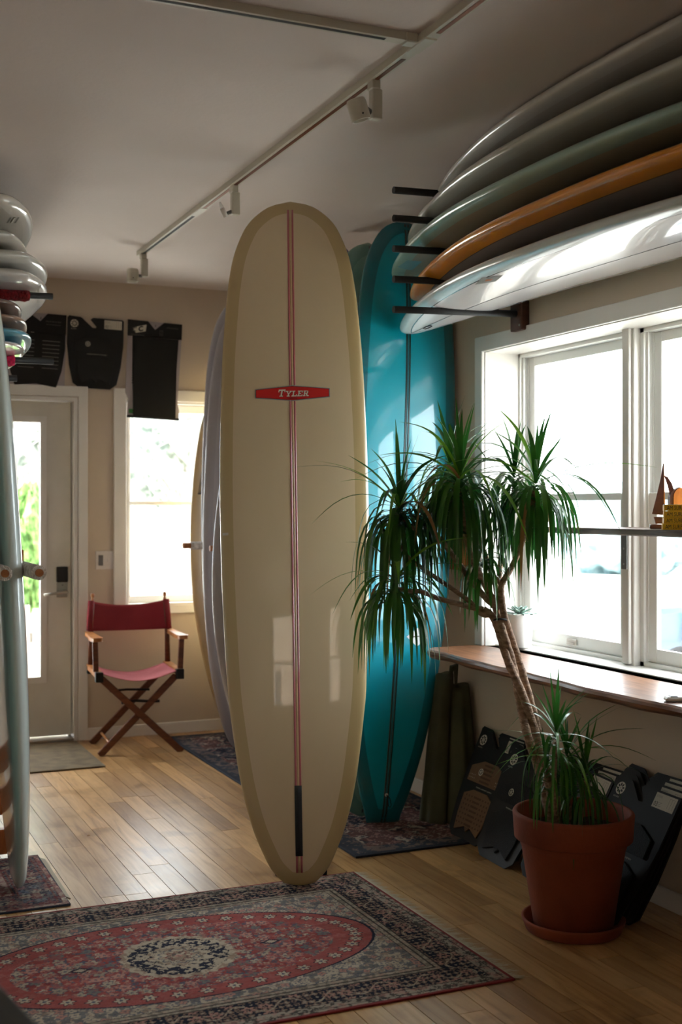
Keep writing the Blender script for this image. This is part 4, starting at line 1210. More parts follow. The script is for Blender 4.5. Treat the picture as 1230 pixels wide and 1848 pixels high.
# ================================================================ COUNTER, SHELF
cw = MB(); n = 90; vv = []
def lx(y): return 2.475 + .010 * math.sin(y * 3.1) + .007 * math.sin(y * 8.3 + 1) + .003 * math.sin(y * 21) + (.05 * max(0, (y - 4.66) / .12) ** 3 if y > 4.66 else 0)
ys = [2.3 + (4.785 - 2.3) * i / n for i in range(n + 1)]
prof = [(.35, .0), (.012, .0), (.003, -.006), (0, -.016), (.006, -.028), (.022, -.038), (.35, -.04)]
for y in ys:
    e = lx(y)
    for (dx, dz) in prof: vv.append((e + dx if dx < .3 else 2.853, y, .80 + dz + (.002 * math.sin(y * 17) if dz < -.02 else 0)))
k = len(prof)
cw.add(vv, [(i * k + j, (i + 1) * k + j, (i + 1) * k + (j + 1) % k, i * k + (j + 1) % k) for i in range(n) for j in range(k)], True)
cw.f.append(tuple(range(k))); cw.sm.append(False); cw.f.append(tuple(n * k + j for j in range(k - 1, -1, -1))); cw.sm.append(False)
# the far end of the slab passes in front of the wall; slot it so it meets the wall at x=2.8
cw.v = [(min(a, 2.799) if b_ > WY1 - .013 else a, b_, c_) for a, b_, c_ in cw.v]
o = cw.build('wood_counter', M['walnut']); o.data.polygons.foreach_set('use_smooth', [False] * len(o.data.polygons))
tag(o, 'live-edge walnut counter slab running under the big right window', 'counter')
sh = thing('window_shelf', 'dark live-edge wooden shelf mounted across the right window', 'shelf', (2.78, 3.0, 1.33))
m = MB(); ys = [3.0 + (4.05 - 3.0) * i / 50 for i in range(51)]; vv = []
for y in ys:
    e = 2.625 + .004 * math.sin(y * 7) + .003 * math.sin(y * 19)
    vv += [(2.925, y, 1.345), (e + .004, y, 1.345), (e, y, 1.34), (e + .002, y, 1.326), (e + .008, y, 1.322), (2.925, y, 1.322)]
m.add(vv, [(i * 6 + j, (i + 1) * 6 + j, (i + 1) * 6 + (j + 1) % 6, i * 6 + (j + 1) % 6) for i in range(50) for j in range(6)] + [tuple(range(6)), tuple(300 + j for j in range(5, -1, -1))])
m.build('shelf_board', M['shelfwood'], sh, True)
for y in (3.905,):
    MB().box(2.924, 2.930, y - .017, y + .017, 1.18, 1.335).box(2.72, 2.924, y - .012, y + .012, 1.3165, 1.3215).build('bracket', M['greyplastic'], sh, True)
    for z in (1.20, 1.26): MB().tube([(2.9245, y, z), (2.922, y, z)], .004, 8).build('screw', M['steel'], sh, True)

# white pot + succulent
c0 = Vector((2.86, 4.565, .80))
sp = thing('potted_succulent', 'grey-green succulent in a white ceramic pot on the window counter', 'plant', Matrix.Translation((2.862, 4.56, .811)))
MB().lathe([(0, 0), (.046, 0), (.05, .004), (.060, .14), (.061, .148), (.056, .148), (.054, .13), (0, .13)], 40).build('pot', M['ceramic'], sp)
for ring, (nn, rr, el, ln) in enumerate(((10, .012, 12, .062), (9, .010, 32, .052), (7, .006, 52, .04), (4, .002, 72, .028))):
    for q in range(nn):
        a = 2 * PI * (q + ring * .5) / nn; e = math.radians(el)
        m = MB()
        d = Vector((math.cos(a) * math.cos(e), math.sin(a) * math.cos(e), math.sin(e))); s_ = Vector((-math.sin(a), math.cos(a), 0)); nrm = s_.cross(d)
        b0 = Vector((0, 0, .138 + ring * .004)) + d * rr
        rows = []
        for i in range(6):
            t = i / 5; wd = .016 * math.sin(PI * min(1, .18 + t * .82)) * (1.0 if t < .9 else .5); cp = b0 + d * ln * t - nrm * (.006 * t * t) * -1
            rows += [cp - s_ * wd, cp - nrm * .003, cp + s_ * wd, cp + nrm * .004]
        m.add(rows, [(i * 4 + j, i * 4 + (j + 1) % 4, (i + 1) * 4 + (j + 1) % 4, (i + 1) * 4 + j) for i in range(5) for j in range(4)], True)
        m.build('leaf', M['succulent'], sp)

# things on the shelf
Z0 = 1.3455
sbm = Matrix.Translation((2.742, 3.462, Z0)) @ rot('Z', -34)
sb = thing('wooden_sailboat', 'small dark wooden sailboat ornament standing on the window shelf', 'ornament', sbm)
MB().bbox(-.032, .05, -.02, .02, 0, .016).build('plinth', M['redwood'], sb)
MB().prism([(-.012, .018), (.04, .018), (.046, .042), (-.018, .042)], -.012, .012).build('hull', M['redwood'], sb)
MB().prism([(-.024, .052), (-.012, .10), (.004, .17), (.014, .228), (.016, .228), (.016, .048)], -.003, .003).build('mainsail', M['redwood'], sb)
MB().prism([(.016, .04), (.022, .04), (.0165, .23), (.0155, .23)], -.004, .004).build('mast', M['honey'], sb)
MB().prism([(.017, .188), (.030, .182), (.044, .160), (.054, .13), (.062, .09), (.04, .05), (.034, .05), (.038, .11), (.03, .15)], .004, .009).build('foresail', M['redwood'], sb)
for k in range(4):
    p0 = at(1195 + (1.5 if k else 0) + k * .4, 916, 4.09)
    m = Matrix.Translation((p0.x, p0.y, Z0 + k * .0211)) @ rot('Z', -36 + (0, .8, -.6, .5)[k])
    bx = thing('yellow_box', ['mustard box lettered AM SURF, lowest of the four stacked on the shelf', 'mustard AM SURF box, second from the bottom of its stack', 'mustard AM SURF box, third from the bottom of its stack', 'mustard AM SURF box with white top, topmost of its stack'][k], 'box', m, 'yellow boxes stacked on the window shelf')
    bevel(MB().box(0, .14, 0, .085, 0, .0205).build('carton', M['yellow'], bx), .0015, 2)
    if k == 3: MB().box(.001, .139, .001, .084, .0206, .0215).build('lid', M['boxtop'], bx)
    tv, tf = text_mesh('AM SURF', .0205)
    wmax = max(a for a, _ in tv)
    MB().add([(.009 + a / wmax * .054, -.0006, .0035 + b_ * .95) for a, b_ in tv], tf).build('lettering', M['ink'], bx)
ab = thing('wooden_arch', 'rounded honey-coloured wooden block behind the yellow boxes on the shelf', 'ornament', Matrix.Translation((at(1215, 916, 4.26).x, at(1215, 916, 4.26).y, Z0)) @ rot('Z', -23.8))
pts = [(0, 0), (.1, 0), (.1, .11)] + [(.1 - .03 * (1 - math.cos(a)), .11 + .034 * math.sin(a)) for a in [PI / 2 * i / 6 for i in range(1, 7)]] + [(.03 - .03 * math.sin(a), .11 + .034 * math.cos(a)) for a in [PI / 2 * i / 6 for i in range(0, 7)]]
MB().prism(pts, 0, .03).build('block', M['honey'], ab)
MB().prism([(-.012, 0), (-.001, 0), (-.001, .112), (.028, .146), (.02, .146), (-.008, .128), (-.012, .11)], .004, .034).build('dark_side', M['redwood'], ab)
# white handset on counter
p = at(1232, 1262, 3.90)
wr = thing('white_remote', 'small white rounded remote lying on the wood counter at the right edge', 'remote', Matrix.Translation((p.x, p.y, .8005)) @ rot('Z', -20))
bevel(MB().bbox(-.06, .07, -.02, .02, 0, .016, .005).build('shell', M['ceramic'], wr), .004, 3)
MB().bbox(-.045, -.02, -.012, .012, .0155, .018, .001).build('button', M['greyplastic'], wr)

# ================================================================ TRACTION PAD PACKS
def emblem(root, x, z, r, y, stretch=1.0):
    m = MB(); n = 28
    m.add([(x, y, z)] + [(x + r * math.cos(2 * PI * i / n), y, z + r * math.sin(2 * PI * i / n)) for i in range(n)], [(0, 1 + (i + 1) % n, 1 + i) for i in range(n)])
    e = m.build('round_emblem', M['paper'], root)
    h = MB()
    for k in range(8):
        a = 2 * PI * k / 8 + .2; cx, cz = x + r * .58 * math.cos(a), z + r * .58 * math.sin(a)
        pts = []
        for i in range(10):
            b_ = 2 * PI * i / 10; q, s_ = r * .27 * math.cos(b_), r * .155 * math.sin(b_)
            pts.append((cx + q * math.cos(a) - s_ * math.sin(a), y - .0005, cz + q * math.sin(a) + s_ * math.cos(a)))
        h.add(pts, [tuple(range(9, -1, -1))])
    n0 = 20
    h.add([(x + r * .09 * math.cos(2 * PI * i / 8), y - .0005, z + r * .09 * math.sin(2 * PI * i / 8)) for i in range(8)], [tuple(range(7, -1, -1))])
    h.build('petal_cutouts', M['card'], e)


def flat_text(root, body, x, z, size, y, mt, width=None, name='lettering'):
    tv, tf = text_mesh(body, size); wm = max(a for a, _ in tv); k = 1 if width is None else width / wm
    MB().add([(x + a * k, y, z + b_) for a, b_ in tv], tf).build(name, mt, root)


def card_label(root, x0, x1, z0, z1, y, num):
    c_ = MB().box(x0, x1, y - .0004, y, z0, z1).build('info_card', M['paper'], root)
    flat_text(c_, 'OCTOPUS', x0 + .006, z1 - .016, .012, y - .0009, M['greyink'], .03)
    flat_text(c_, num, x0 + .006, z0 + .006, .024, y - .0009, M['ink'], .02)
    m = MB()
    for k in range(3): m.box(x0 + .03, x0 + .045 - .004 * (k % 2), y - .001, y - .0008, z0 + .008 + k * .006, z0 + .0095 + k * .006)
    m.build('fine_print', M['greyink'], c_)
    o_ = MB(); cx = x1 - .022; cz = (z0 + z1) / 2
    for (a, b_, c2, d) in ((cx - .013, cx - .012, cz - .018, cz + .018), (cx + .012, cx + .013, cz - .018, cz + .018), (cx - .013, cx + .013, cz + .018, cz + .019), (cx - .0005, cx + .0005, cz - .018, cz + .018)): o_.box(a, b_, y - .001, y - .0008, c2, d)
    o_.build('pad_drawing', M['greyink'], c_)


def octo_outline(W_, H_):
    h = W_ / 2
    return [(-h * .55, 0), (h * .55, 0), (h * .78, .03), (h * .92, H_ * .32), (h, H_ * .62), (h, H_ - .008), (h - .008, H_), (-h * .28 + .03, H_), (-h * .32 + .022, H_ - .012), (h * .02, H_ - .052), (h * .0, H_ - .062), (-h * .12, H_ - .06), (-h * .5, H_ - .004), (-h * .56, H_),
            (-h + .01, H_ + .004), (-h, H_ - .006), (-h, H_ * .62), (-h * .92, H_ * .32), (-h * .78, .03)]


def octo_pack(label, mtx, W_=.335, H_=.46, pads='eva', num='02', group=None, detail=True, cardmat='card', name='traction_pad_pack'):
    r = thing(name, label, 'traction pad', mtx, group)
    MB().prism(octo_outline(W_, H_), -.003, .003).build('backing_card', M[cardmat], r)
    h = W_ / 2
    if detail:
        pm = M[pads]
        bevel(MB().prism([(-h * .76, H_ * .52), (h * .76, H_ * .52), (h * .74, H_ * .66), (h * .3, H_ * .73), (-h * .3, H_ * .73), (-h * .78, H_ * .66)], -.010, -.003).build('front_pad', pm, r), .002, 1)
        bevel(MB().prism([(-h * .52, .03), (-h * .12, .055), (0, .035), (h * .12, .055), (h * .52, .03), (h * .62, H_ * .22), (h * .66, H_ * .40), (h * .3, H_ * .455), (-h * .3, H_ * .455), (-h * .66, H_ * .40), (-h * .62, H_ * .22)], -.011, -.003).build('tail_pad', pm, r), .002, 1)
        if pads == 'evabrown':
            g = MB()
            for k in range(5): g.box(-h * .22, h * .22, -.0106, -.0098, H_ * .535 + k * .018, H_ * .535 + k * .018 + .009)
            for i in range(9):
                for j in range(7):
                    x = -h * .5 + i * h * .125
                    if abs(x) < h * .18: continue
                    g.box(x - .004, x + .004, -.0118, -.0108, .06 + j * .02, .068 + j * .02)
            for j in range(7): g.box(-h * .16, h * .16, -.0118, -.0108, .06 + j * .02, .069 + j * .02)
            g.build('grip_grooves', M['evabrown2'], r, kind='stuff')
            d_ = MB()
            for k in range(8):
                for sg in (-1, 1): d_.box(sg * h * (.68 - .07 * (k % 4)) - .0012, sg * h * (.68 - .07 * (k % 4)) + .0012, -.0106, -.0098, H_ * .55 + (k // 4) * .014, H_ * .55 + (k // 4) * .014 + .003)
            d_.build('vent_dots', M['paper'], r)
        emblem(r, -h * .28, H_ * .625, .016, -.0108)
        flat_text(r, 'MODERN SURFCRAFT ASSEMBLY', -h * .3, H_ * .478, .008, -.0036, M['paper'], h * .72)
    emblem(r, -h * .76, H_ - .042, .024, -.0036)
    flat_text(r, 'OCTOPUS', -h * .88, H_ - .078, .008, -.0036, M['paper'], .032)
    card_label(r, h * .30, h * .93, H_ - .062, H_ - .008, -.0034, num)
    return r


YP = YB - .012
octo_pack('black tail pad pack with 02 card, middle of three on the back wall', Matrix.Translation((1.628, YP, 2.148)) @ rot('Y', 1.2), .345, .432, num='02')
# left one: dark card with grey slits
def slit_pack():
    r = thing('traction_pad_pack', 'charcoal pad pack with pale slits, leftmost of three on the back wall', 'traction pad', Matrix.Translation((1.27, YP, 2.13)) @ rot('Y', 1.5))
    W_, H_ = .35, .46
    h = W_ / 2
    MB().prism([(-h, 0), (h, 0), (h, H_), (-h, H_)], -.002, .002).build('backing_card', M['lilaccard'], r)
    MB().prism([(-h, H_ - .12), (h, H_ - .12), (h, H_), (h * .36, H_), (.02, H_ - .048), (-h * .3, H_), (-h, H_)], -.005, -.002).build('header_card', M['cardgrey'], r)
    MB().prism([(-h, -.006), (h, -.006), (h, .008), (-h, .008)], -.006, -.002).build('footer_card', M['card'], r)
    bevel(MB().prism([(-h * .7, .02), (0, .036), (h * .7, .018), (h * .88, .12), (h * .98, .25), (h * .98, H_ - .12), (-h * .98, H_ - .12), (-h * .98, .25), (-h * .88, .12)], -.010, -.002).build('pad', M['cardgrey'], r), .002, 1)
    for k in range(8):
        z = .128 + k * .0235
        MB().box(-h * .62, -h * .08, -.0106, -.0098, z, z + .0035).build('slit', M['greyink'], r)
        MB().box(h * .2, h * (.74 + .008 * k), -.0106, -.0098, z, z + .0035).build('slit', M['greyink'], r)
    MB().box(-.035, -.015, -.0062, -.0052, H_ - .128, H_ - .118).build('price_tag', M['paper'], r)
    flat_text(r, 'FOUR PIECE PAD', h * .3, H_ - .05, .01, -.0056, M['greyink'], h * .52)
    MB().box(h * .32, h * .8, -.0056, -.0052, H_ - .066, H_ - .0645).build('fine_print', M['greyink'], r)
    hk = MB().tube([(.02, .0, H_ - .035), (.02, -.02, H_ - .038), (.02, -.022, H_ - .025)], .002, 6).build('wall_hook', M['ink'], r)


slit_pack()


def creature_pack():
    r = thing('traction_pad_pack', 'long black front pad pack with square C logo, hanging over the back window', 'traction pad', Matrix.Translation((1.985, YP - .008, 1.978)) @ rot('Y', 2.0))
    W_, H_ = .345, .60
    h = W_ / 2
    MB().prism([(-h * .92, 0), (h * 1.0, 0), (h * 1.0, .06), (h * .93, .10), (h, H_ - .1), (h, H_), (-h, H_), (-h, .15), (-h * .9, .11)], -.002, .002).build('backing_card', M['lilaccard'], r)
    MB().prism([(-h, H_ - .098), (h, H_ - .098), (h, H_), (h * .33, H_), (.0, H_ - .05), (-h * .27, H_), (-h, H_)], -.006, -.002).build('header_card', M['card'], r)
    MB().box(-h * .92, h, -.012, -.002, -.006, .008).build('footer_card', M['ink'], r)
    bevel(MB().prism([(-h * .70, .008), (h * .86, .008), (h * .84, H_ * .5), (h * .88, H_ - .1), (-h * .82, H_ - .1), (-h * .78, H_ * .5)], -.012, -.002).build('pad', M['eva'], r), .002, 1)
    m = MB()
    for k in range(30):
        z = .02 + k * .0155
        m.box(-h * .80 + (.012 if z < .2 else 0), -h * .74 + (.012 if z < .2 else 0), -.0125, -.0118, z, z + .008).box(h * .78, h * .83, -.0125, -.0118, z, z + .008)
    m.build('serrated_edge', M['cardgrey'], r, kind='stuff')
    MB().box(-h * .86, -h * .70, -.0028, -.0022, .022, .048).build('green_sticker', M['green'], r)
    # logo: slanted rounded square with a C and a small star
    y = -.0066
    lx_, lz = -h * .52, H_ - .054
    q = [(-.034, -.026), (.030, -.010), (.034, .032), (-.028, .014)]
    MB().add([(lx_ + a, y, lz + b_) for a, b_ in q], [(0, 1, 2, 3)]).build('logo_square', M['paper'], r)
    cp = []; nn = 16
    for k in range(nn + 1):
        a = math.radians(40 + 280 * k / nn); cp.append((math.cos(a), math.sin(a)))
    vs = [(lx_ + .002 + c_ * ro * 1.1, y - .0005, lz + .004 + s_ * ro + c_ * ro * .25) for ro in (.017, .009) for c_, s_ in cp]
    MB().add(vs, [(k, k + 1, nn + 2 + k, nn + 1 + k) for k in range(nn)]).build('logo_letter', M['ink'], r)
    sv = []
    for k in range(12):
        a = PI / 2 + k * PI / 6; ro = .019 if k % 2 == 0 else .006; sv.append((lx_ - .036 + ro * math.cos(a), y - .0006, lz - .004 + ro * math.sin(a)))
    MB().add(sv, [tuple(range(11, -1, -1))]).build('logo_star', M['paper'], r)
    flat_text(r, 'CREATURES OF LEISURE', -h * .9, H_ - .094, .009, y, M['greyink'], h * .5)
    flat_text(r, 'LITE TRACTION', h * .42, H_ - .034, .010, y, M['greyink'], h * .42)
    m = MB()
    for (a, b_, c_, d) in ((.03, .031, .0, .03), (.048, .049, 0, .03), (.03, .049, .03, .031), (.03, .049, 0, .001), (.039, .040, 0, .03)): m.box(a, b_, y, y + .0003, H_ - .082 + c_, H_ - .082 + d + .0)
    m.build('pad_drawing', M['greyink'], r)
    MB().tube([(.0, .0, H_ - .03), (.0, -.012, H_ - .03), (.0, -.013, H_ - .02)], .0018, 6).build('wall_hook', M['ink'], r)


creature_pack()


def lean(y, x0, ang, yaw=0, spin=0, z=.004):
    # face towards -x, base on the floor at x0
    return Matrix.Translation((x0, y, z)) @ rot('Z', -90 + yaw) @ rot('X', -ang) @ rot('Y', spin)


g = 'pad packs leaning on the right wall'
octo_pack('brown and black pad pack, farthest of those leaning on the right wall', lean(4.535, 2.565, 25, 4, 2), .33, .47, 'evabrown', '03', g)
octo_pack('black pad pack right behind the brown pad pack', lean(4.55, 2.60, 22, 4, 2), .33, .47, 'eva', '03', g, False)
octo_pack('navy pad pack between the brown one and the potted plant', lean(4.215, 2.515, 26, 3, 3), .33, .45, 'evanavy', '03', g)
octo_pack('navy pad pack hidden behind the plant stem', lean(4.25, 2.56, 23.5, 3, 1), .33, .46, 'evanavy', '03', g, False)
for k, (yy, x0, an, sp_) in enumerate(((3.90, 2.52, 27, 4), (3.885, 2.55, 26, 1), (3.87, 2.575, 24.5, 0))):
    octo_pack(['charcoal pad pack with tilted info card right of the plant stem', 'second pad pack of the stack right of the plant stem', 'rearmost pad pack of the stack right of the plant stem'][k], lean(yy, x0, an, 1, sp_), .34, .47 + .006 * k, 'evanavy', '02', g, k == 0, 'cardgrey')
for k, (yy, x0, an, sp_) in enumerate(((3.50, 2.475, 29.5, 2), (3.495, 2.505, 28, 1), (3.49, 2.53, 26.5, 0), (3.485, 2.555, 25, 0))):
    octo_pack(['front charcoal pad pack with 03 card at the right of the terracotta pot', 'second pad pack of the stack right of the terracotta pot', 'third pad pack of the stack right of the terracotta pot', 'rearmost pad pack of the stack right of the terracotta pot'][k], lean(yy, x0, an, 1, sp_), .35, .50 + .008 * k, 'eva', '03', g, k == 0, 'cardgrey')
0 and octo_pack('dark pad pack cut off by the right edge, under the counter', lean(3.13, 2.47, 28, 0, 1), .35, .50, 'eva', '02', g, True)

# olive board bag folded in the corner
bg_ = thing('board_bag', 'folded olive canvas board bag standing between teal board and right wall', 'bag', (2.66, 4.9, 0))
def bag(cx, cy, rx, ry, h, ph, name, lx0, ly0):
    m = MB(); n = 40; rows = 26
    v = []
    for j in range(rows + 1):
        t = j / rows; z = .01 + h * t; k = 1 - .42 * t ** 1.3
        for i in range(n):
            a = 2 * PI * i / n
            fold = 1 + .13 * math.sin(3 * a + ph + t * 1.3) + .07 * math.sin(7 * a + ph * 2 - t * 3) * (1 - t * .5)
            v.append((cx + lx0 * t + rx * k * fold * math.cos(a), cy + ly0 * t + ry * k * fold * math.sin(a), z + .008 * math.sin(a * 2 + ph) * t))
    m.add(v, [(j * n + i, j * n + (i + 1) % n, (j + 1) * n + (i + 1) % n, (j + 1) * n + i) for j in range(rows) for i in range(n)], True)
    m.f.append(tuple(rows * n + i for i in range(n))); m.sm.append(False); m.f.append(tuple(range(n - 1, -1, -1))); m.sm.append(False)
    return m.build(name, M['olive'], bg_, True)


bag(2.61, 4.86, .068, .07, .655, .4, 'front_fold', .05, .02)
bag(2.70, 4.80, .075, .12, .60, 2.0, 'rear_fold', .035, .10)
MB().tube([(2.68, 4.86, .64), (2.685, 4.85, .70), (2.70, 4.84, .71), (2.705, 4.85, .66), (2.71, 4.86, .6)], [.008, .012, .012, .009, .006], 8).build('strap', M['olive'], bg_, True)

# ================================================================ BIG PLANT
PC = Vector((2.372, 3.445, 0))
sc = thing('plant_saucer', 'round terracotta saucer on the floor under the big pot', 'saucer', Matrix.Translation(PC))
MB().lathe([(0, .001), (.150, .001), (.160, .004), (.172, .036), (.173, .043), (.166, .044), (.160, .038), (.148, .016), (0, .014)], 64).build('dish', M['terracotta'], sc)
pt = thing('potted_dracaena', 'tall dragon tree with braided stems in a large terracotta pot by the window', 'plant', Matrix.Translation(PC + Vector((0, 0, .0145))))
MB().lathe([(0, 0), (.128, 0), (.133, .004), (.176, .285), (.182, .29), (.186, .292), (.197, .297), (.202, .37), (.203, .378), (.199, .385), (.190, .385), (.186, .378), (.180, .30), (.176, .27), (.1, .268), (0, .268)], 72).build('pot', M['terracotta'], pt)
m = MB(); v = [(0, 0, .325)]; nn = 40
for r_ in (.05, .1, .14, .177):
    for i in range(nn):
        a = 2 * PI * i / nn; v.append((r_ * math.cos(a), r_ * math.sin(a), .322 + random.uniform(-.006, .006)))
f = [(0, 1 + i, 1 + (i + 1) % nn) for i in range(nn)]
for k in range(3):
    for i in range(nn): f.append((1 + k * nn + i, 1 + (k + 1) * nn + i, 1 + (k + 1) * nn + (i + 1) % nn, 1 + k * nn + (i + 1) % nn))
m.add(v, f, True).build('soil', M['soil'], pt)


def path(pts, d0=4.09, n=5):
    """image-space stem measurements -> 3-D at real depth, smoothed"""
    P = [at(p[0], p[1], d0 + p[2]) for p in pts]
    out = []
    for i in range(len(P) - 1):
        a, b_, c_, d = P[max(i - 1, 0)], P[i], P[i + 1], P[min(i + 2, len(P) - 1)]
        for k in range(n):
            t = k / n
            out.append(.5 * ((2 * b_) + (c_ - a) * t + (2 * a - 5 * b_ + 4 * c_ - d) * t * t + (3 * b_ - a - 3 * c_ + d) * t ** 3))
    out.append(P[-1]); return out


def stem(pts, r0, r1, name='stem'):
    P = path(pts); n = len(P)
    rr = [(r0 + (r1 - r0) * i / (n - 1)) * (1 + .07 * math.sin(i * 2.4)) for i in range(n)]
    MB().tube(P, rr, 10).build(name, M['bark'], pt, True); return P


stem([(1012, 1500, .02), (985, 1400, -.02), (968, 1330, .02), (945, 1260, .0), (915, 1190, -.02), (900, 1140, .02), (888, 1112, .0), (872, 1100, 0)], .0155, .012, 'trunk')
stem([(996, 1500, -.02), (975, 1400, .03), (952, 1330, -.01), (938, 1270, .03), (925, 1200, .02), (910, 1150, -.02), (898, 1110, .02), (893, 1090, 0)], .0155, .012, 'trunk')
stem([(1022, 1500, .05), (990, 1410, .05), (975, 1340, .06), (958, 1270, .05), (938, 1200, .05), (920, 1145, .03), (908, 1105, -.01), (905, 1080, 0)], .0145, .011, 'trunk')
MB().tube([at(902 + 12 * math.cos(a), 1120 + 3 * math.sin(a), 4.09 + .028 * math.sin(a)) for a in [2 * PI * i / 16 for i in range(17)]], .003, 6).build('tie', M['ink'], pt, True)
# branches
stem([(872, 1100, 0), (850, 1096, 0), (820, 1088, -.03), (790, 1080, -.05), (760, 1068, -.07), (735, 1066, -.08), (712, 1062, -.08)], .010, .007, 'branch')
stem([(885, 1110, 0), (868, 1108, 0), (850, 1088, .0), (815, 1062, .0), (785, 1042, .0), (765, 1028, .0), (735, 1005, .0), (722, 985, 0)], .009, .007, 'branch')
stem([(893, 1095, 0), (872, 1075, .02), (848, 1045, .04), (815, 1000, .04), (795, 975, .04), (770, 955, .04), (745, 952, .03), (722, 930, .02)], .011, .008, 'branch')
stem([(898, 1100, 0), (880, 1065, .0), (862, 1030, -.02), (850, 1005, -.02), (838, 960, -.03), (830, 880, -.03)], .012, .009, 'branch')
stem([(900, 1092, 0), (892, 1050, .05), (878, 1010, .1), (862, 965, .15), (835, 900, .18), (815, 850, .18)], .010, .008, 'branch')
stem([(903, 1085, 0), (900, 1050, .08), (905, 1000, .12), (916, 950, .15), (928, 880, .16)], .010, .008, 'branch')
stem([(905, 1082, 0), (905, 1055, .0), (922, 1025, .0), (940, 985, .0), (955, 930, -.02), (965, 885, -.02)], .011, .008, 'branch')
stem([(1002, 1500, -.06), (1000, 1450, -.08), (1000, 1400, -.09), (1003, 1340, -.1)], .009, .007, 'branch')
stem([(1030, 1500, .04), (1024, 1440, .02), (1020, 1400, 0), (1022, 1375, 0)], .009, .007, 'branch')
stem([(1045, 1500, .0), (1050, 1450, -.03), (1055, 1410, -.05)], .008, .006, 'branch')

leaves = []
UP = Vector((0, 0, 1))
def leaf(p0, az, el, L, droop, wd, kind):
    d = Vector((math.cos(az) * math.cos(el), math.sin(az) * math.cos(el), math.sin(el)))
    n = 10; P = [Vector(p0)]
    for i in range(n):
        t = i / n
        d = (d + Vector((0, 0, -1)) * droop * 1.35 * (.35 + 1.1 * math.sin(PI * min(1, t * 1.1))) / n * 3).normalized()
        P.append(P[-1] + d * L / n)
    side = Vector((-math.sin(az), math.cos(az), 0))
    tw = random.uniform(-.5, .5)
    v = []
    for i, p in enumerate(P):
        t = i / n
        a = (P[min(i + 1, n)] - P[max(i - 1, 0)]).normalized(); s_ = (side - a * side.dot(a)).normalized(); nr = a.cross(s_)
        s2 = s_ * math.cos(tw * t) + nr * math.sin(tw * t); n2 = a.cross(s2)
        w_ = wd * (.55 + .45 * min(1, t * 5)) * (1 - max(0, (t - .45) / .55) ** 1.5) + .0003
        v += [p - s2 * w_ + n2 * w_ * .22, p, p + s2 * w_ + n2 * w_ * .22]
    f = []
    for i in range(n):
        for j in (0, 1): f.append((i * 3 + j, i * 3 + j + 1, (i + 1) * 3 + j + 1, (i + 1) * 3 + j))
    leaves.append((v, f, kind, L, p0))


def head(u, v, dd, n, L, spread=1.0, up=.12, wd=.0062, tilt=(0, 0), small=False):
    n = int(n * 1.18); wd *= 1.2
    c_ = at(u, v, 4.09 + dd)
    for i in range(n):
        az = 2 * PI * (i * .618 + random.random() * .08)
        q = (i + .5) / n
        if q < up: el = math.radians(random.uniform(55, 88)); dr = random.uniform(.05, .35); ll = L * random.uniform(.45, .85); z = .03
        elif q < up + .13: el = math.radians(random.uniform(15, 50)); dr = random.uniform(.15, .5); ll = L * random.uniform(.85, 1.15); z = .02
        else: el = math.radians(random.uniform(-5, 55)); dr = random.uniform(.9, 1.9); ll = L * random.uniform(.7, 1.12); z = random.uniform(-.06, .015)
        k = 'new' if (q < up + .1 and random.random() < .55) else ('dry' if random.random() < .035 else 'leaf')
        leaf(c_ + Vector((tilt[0] * .02, tilt[1] * .02, z)), az, el, ll * spread, dr, wd * random.uniform(.75, 1.1), k)


head(720, 928, .0, 84, .37)
head(714, 1056, -.06, 66, .32, up=.10)
head(829, 876, -.05, 92, .385)
head(812, 846, .17, 44, .31)
head(928, 872, .15, 48, .31)
head(966, 884, -.02, 72, .365)
head(872, 1010, .02, 24, .24, up=.05)
head(1003, 1338, -.1, 32, .27, up=.3, wd=.0045)
head(1022, 1380, .0, 38, .30, up=.25, wd=.0048)
head(1055, 1410, -.05, 28, .28, up=.3, wd=.0042)
head(985, 1400, -.08, 16, .22, up=.2, wd=.0042)
order = sorted(range(len(leaves)), key=lambda i: -leaves[i][3])
LM = {'leaf': M['leaf'], 'new': M['leafnew'], 'dry': M['leafdry']}
rest = MB()
for k, i in enumerate(order):
    v, f, kind, L, p0 = leaves[i]
    if k < 300:
        MB().add(v, f, True).build('leaf', LM[kind], pt, True)
    else: rest.add(v, f, True)
rest.build('foliage', M['leaf'], pt, True, kind='stuff')

# ================================================================ SMALL WALL THINGS, DESK
sw = thing('switch_plate', 'white double switch plate on the wall between door and back window', 'light switch', (1.692, YB, 1.095))
MB().bbox(1.636, 1.749, YB - .006, YB, 1.04, 1.152, .002).build('plate', M['plate'], sw, True)
MB().bbox(1.654, 1.682, YB - .009, YB - .006, 1.064, 1.128, .001).build('dimmer_slot', M['greyplastic'], sw, True)
MB().bbox(1.708, 1.718, YB - .014, YB - .006, 1.088, 1.108, .001).build('toggle', M['plate'], sw, True)
dk = thing('sales_desk', 'near-black counter corner cutting into the bottom left of the view', 'desk', Matrix.Translation((-.2, 1.4, 0)))
tp = Matrix.Translation((-.2, 1.4, 0))
R_ = rot('Z', 9.4)
e0 = Vector((.2435, 1.685, 0))
mm = Matrix.Translation(e0) @ R_
MB().bbox(-.55, 0, -.9, .35, .745, .78, .006, mm).build('desk_top', M['deskdark'], dk, True)
MB().bbox(-.53, -.03, -.86, .31, .0, .745, .003, mm).build('desk_body', M['deskdark'], dk, True)
MB().bbox(-.028, -.018, -.8, -.3, .4, .7, .002, mm).build('drawer', M['deskdark'], dk, True)

# ================================================================ OUTSIDE
struct('ground', MB().box(-30, 40, -30, 40, -.6, -.15), M['concrete'])


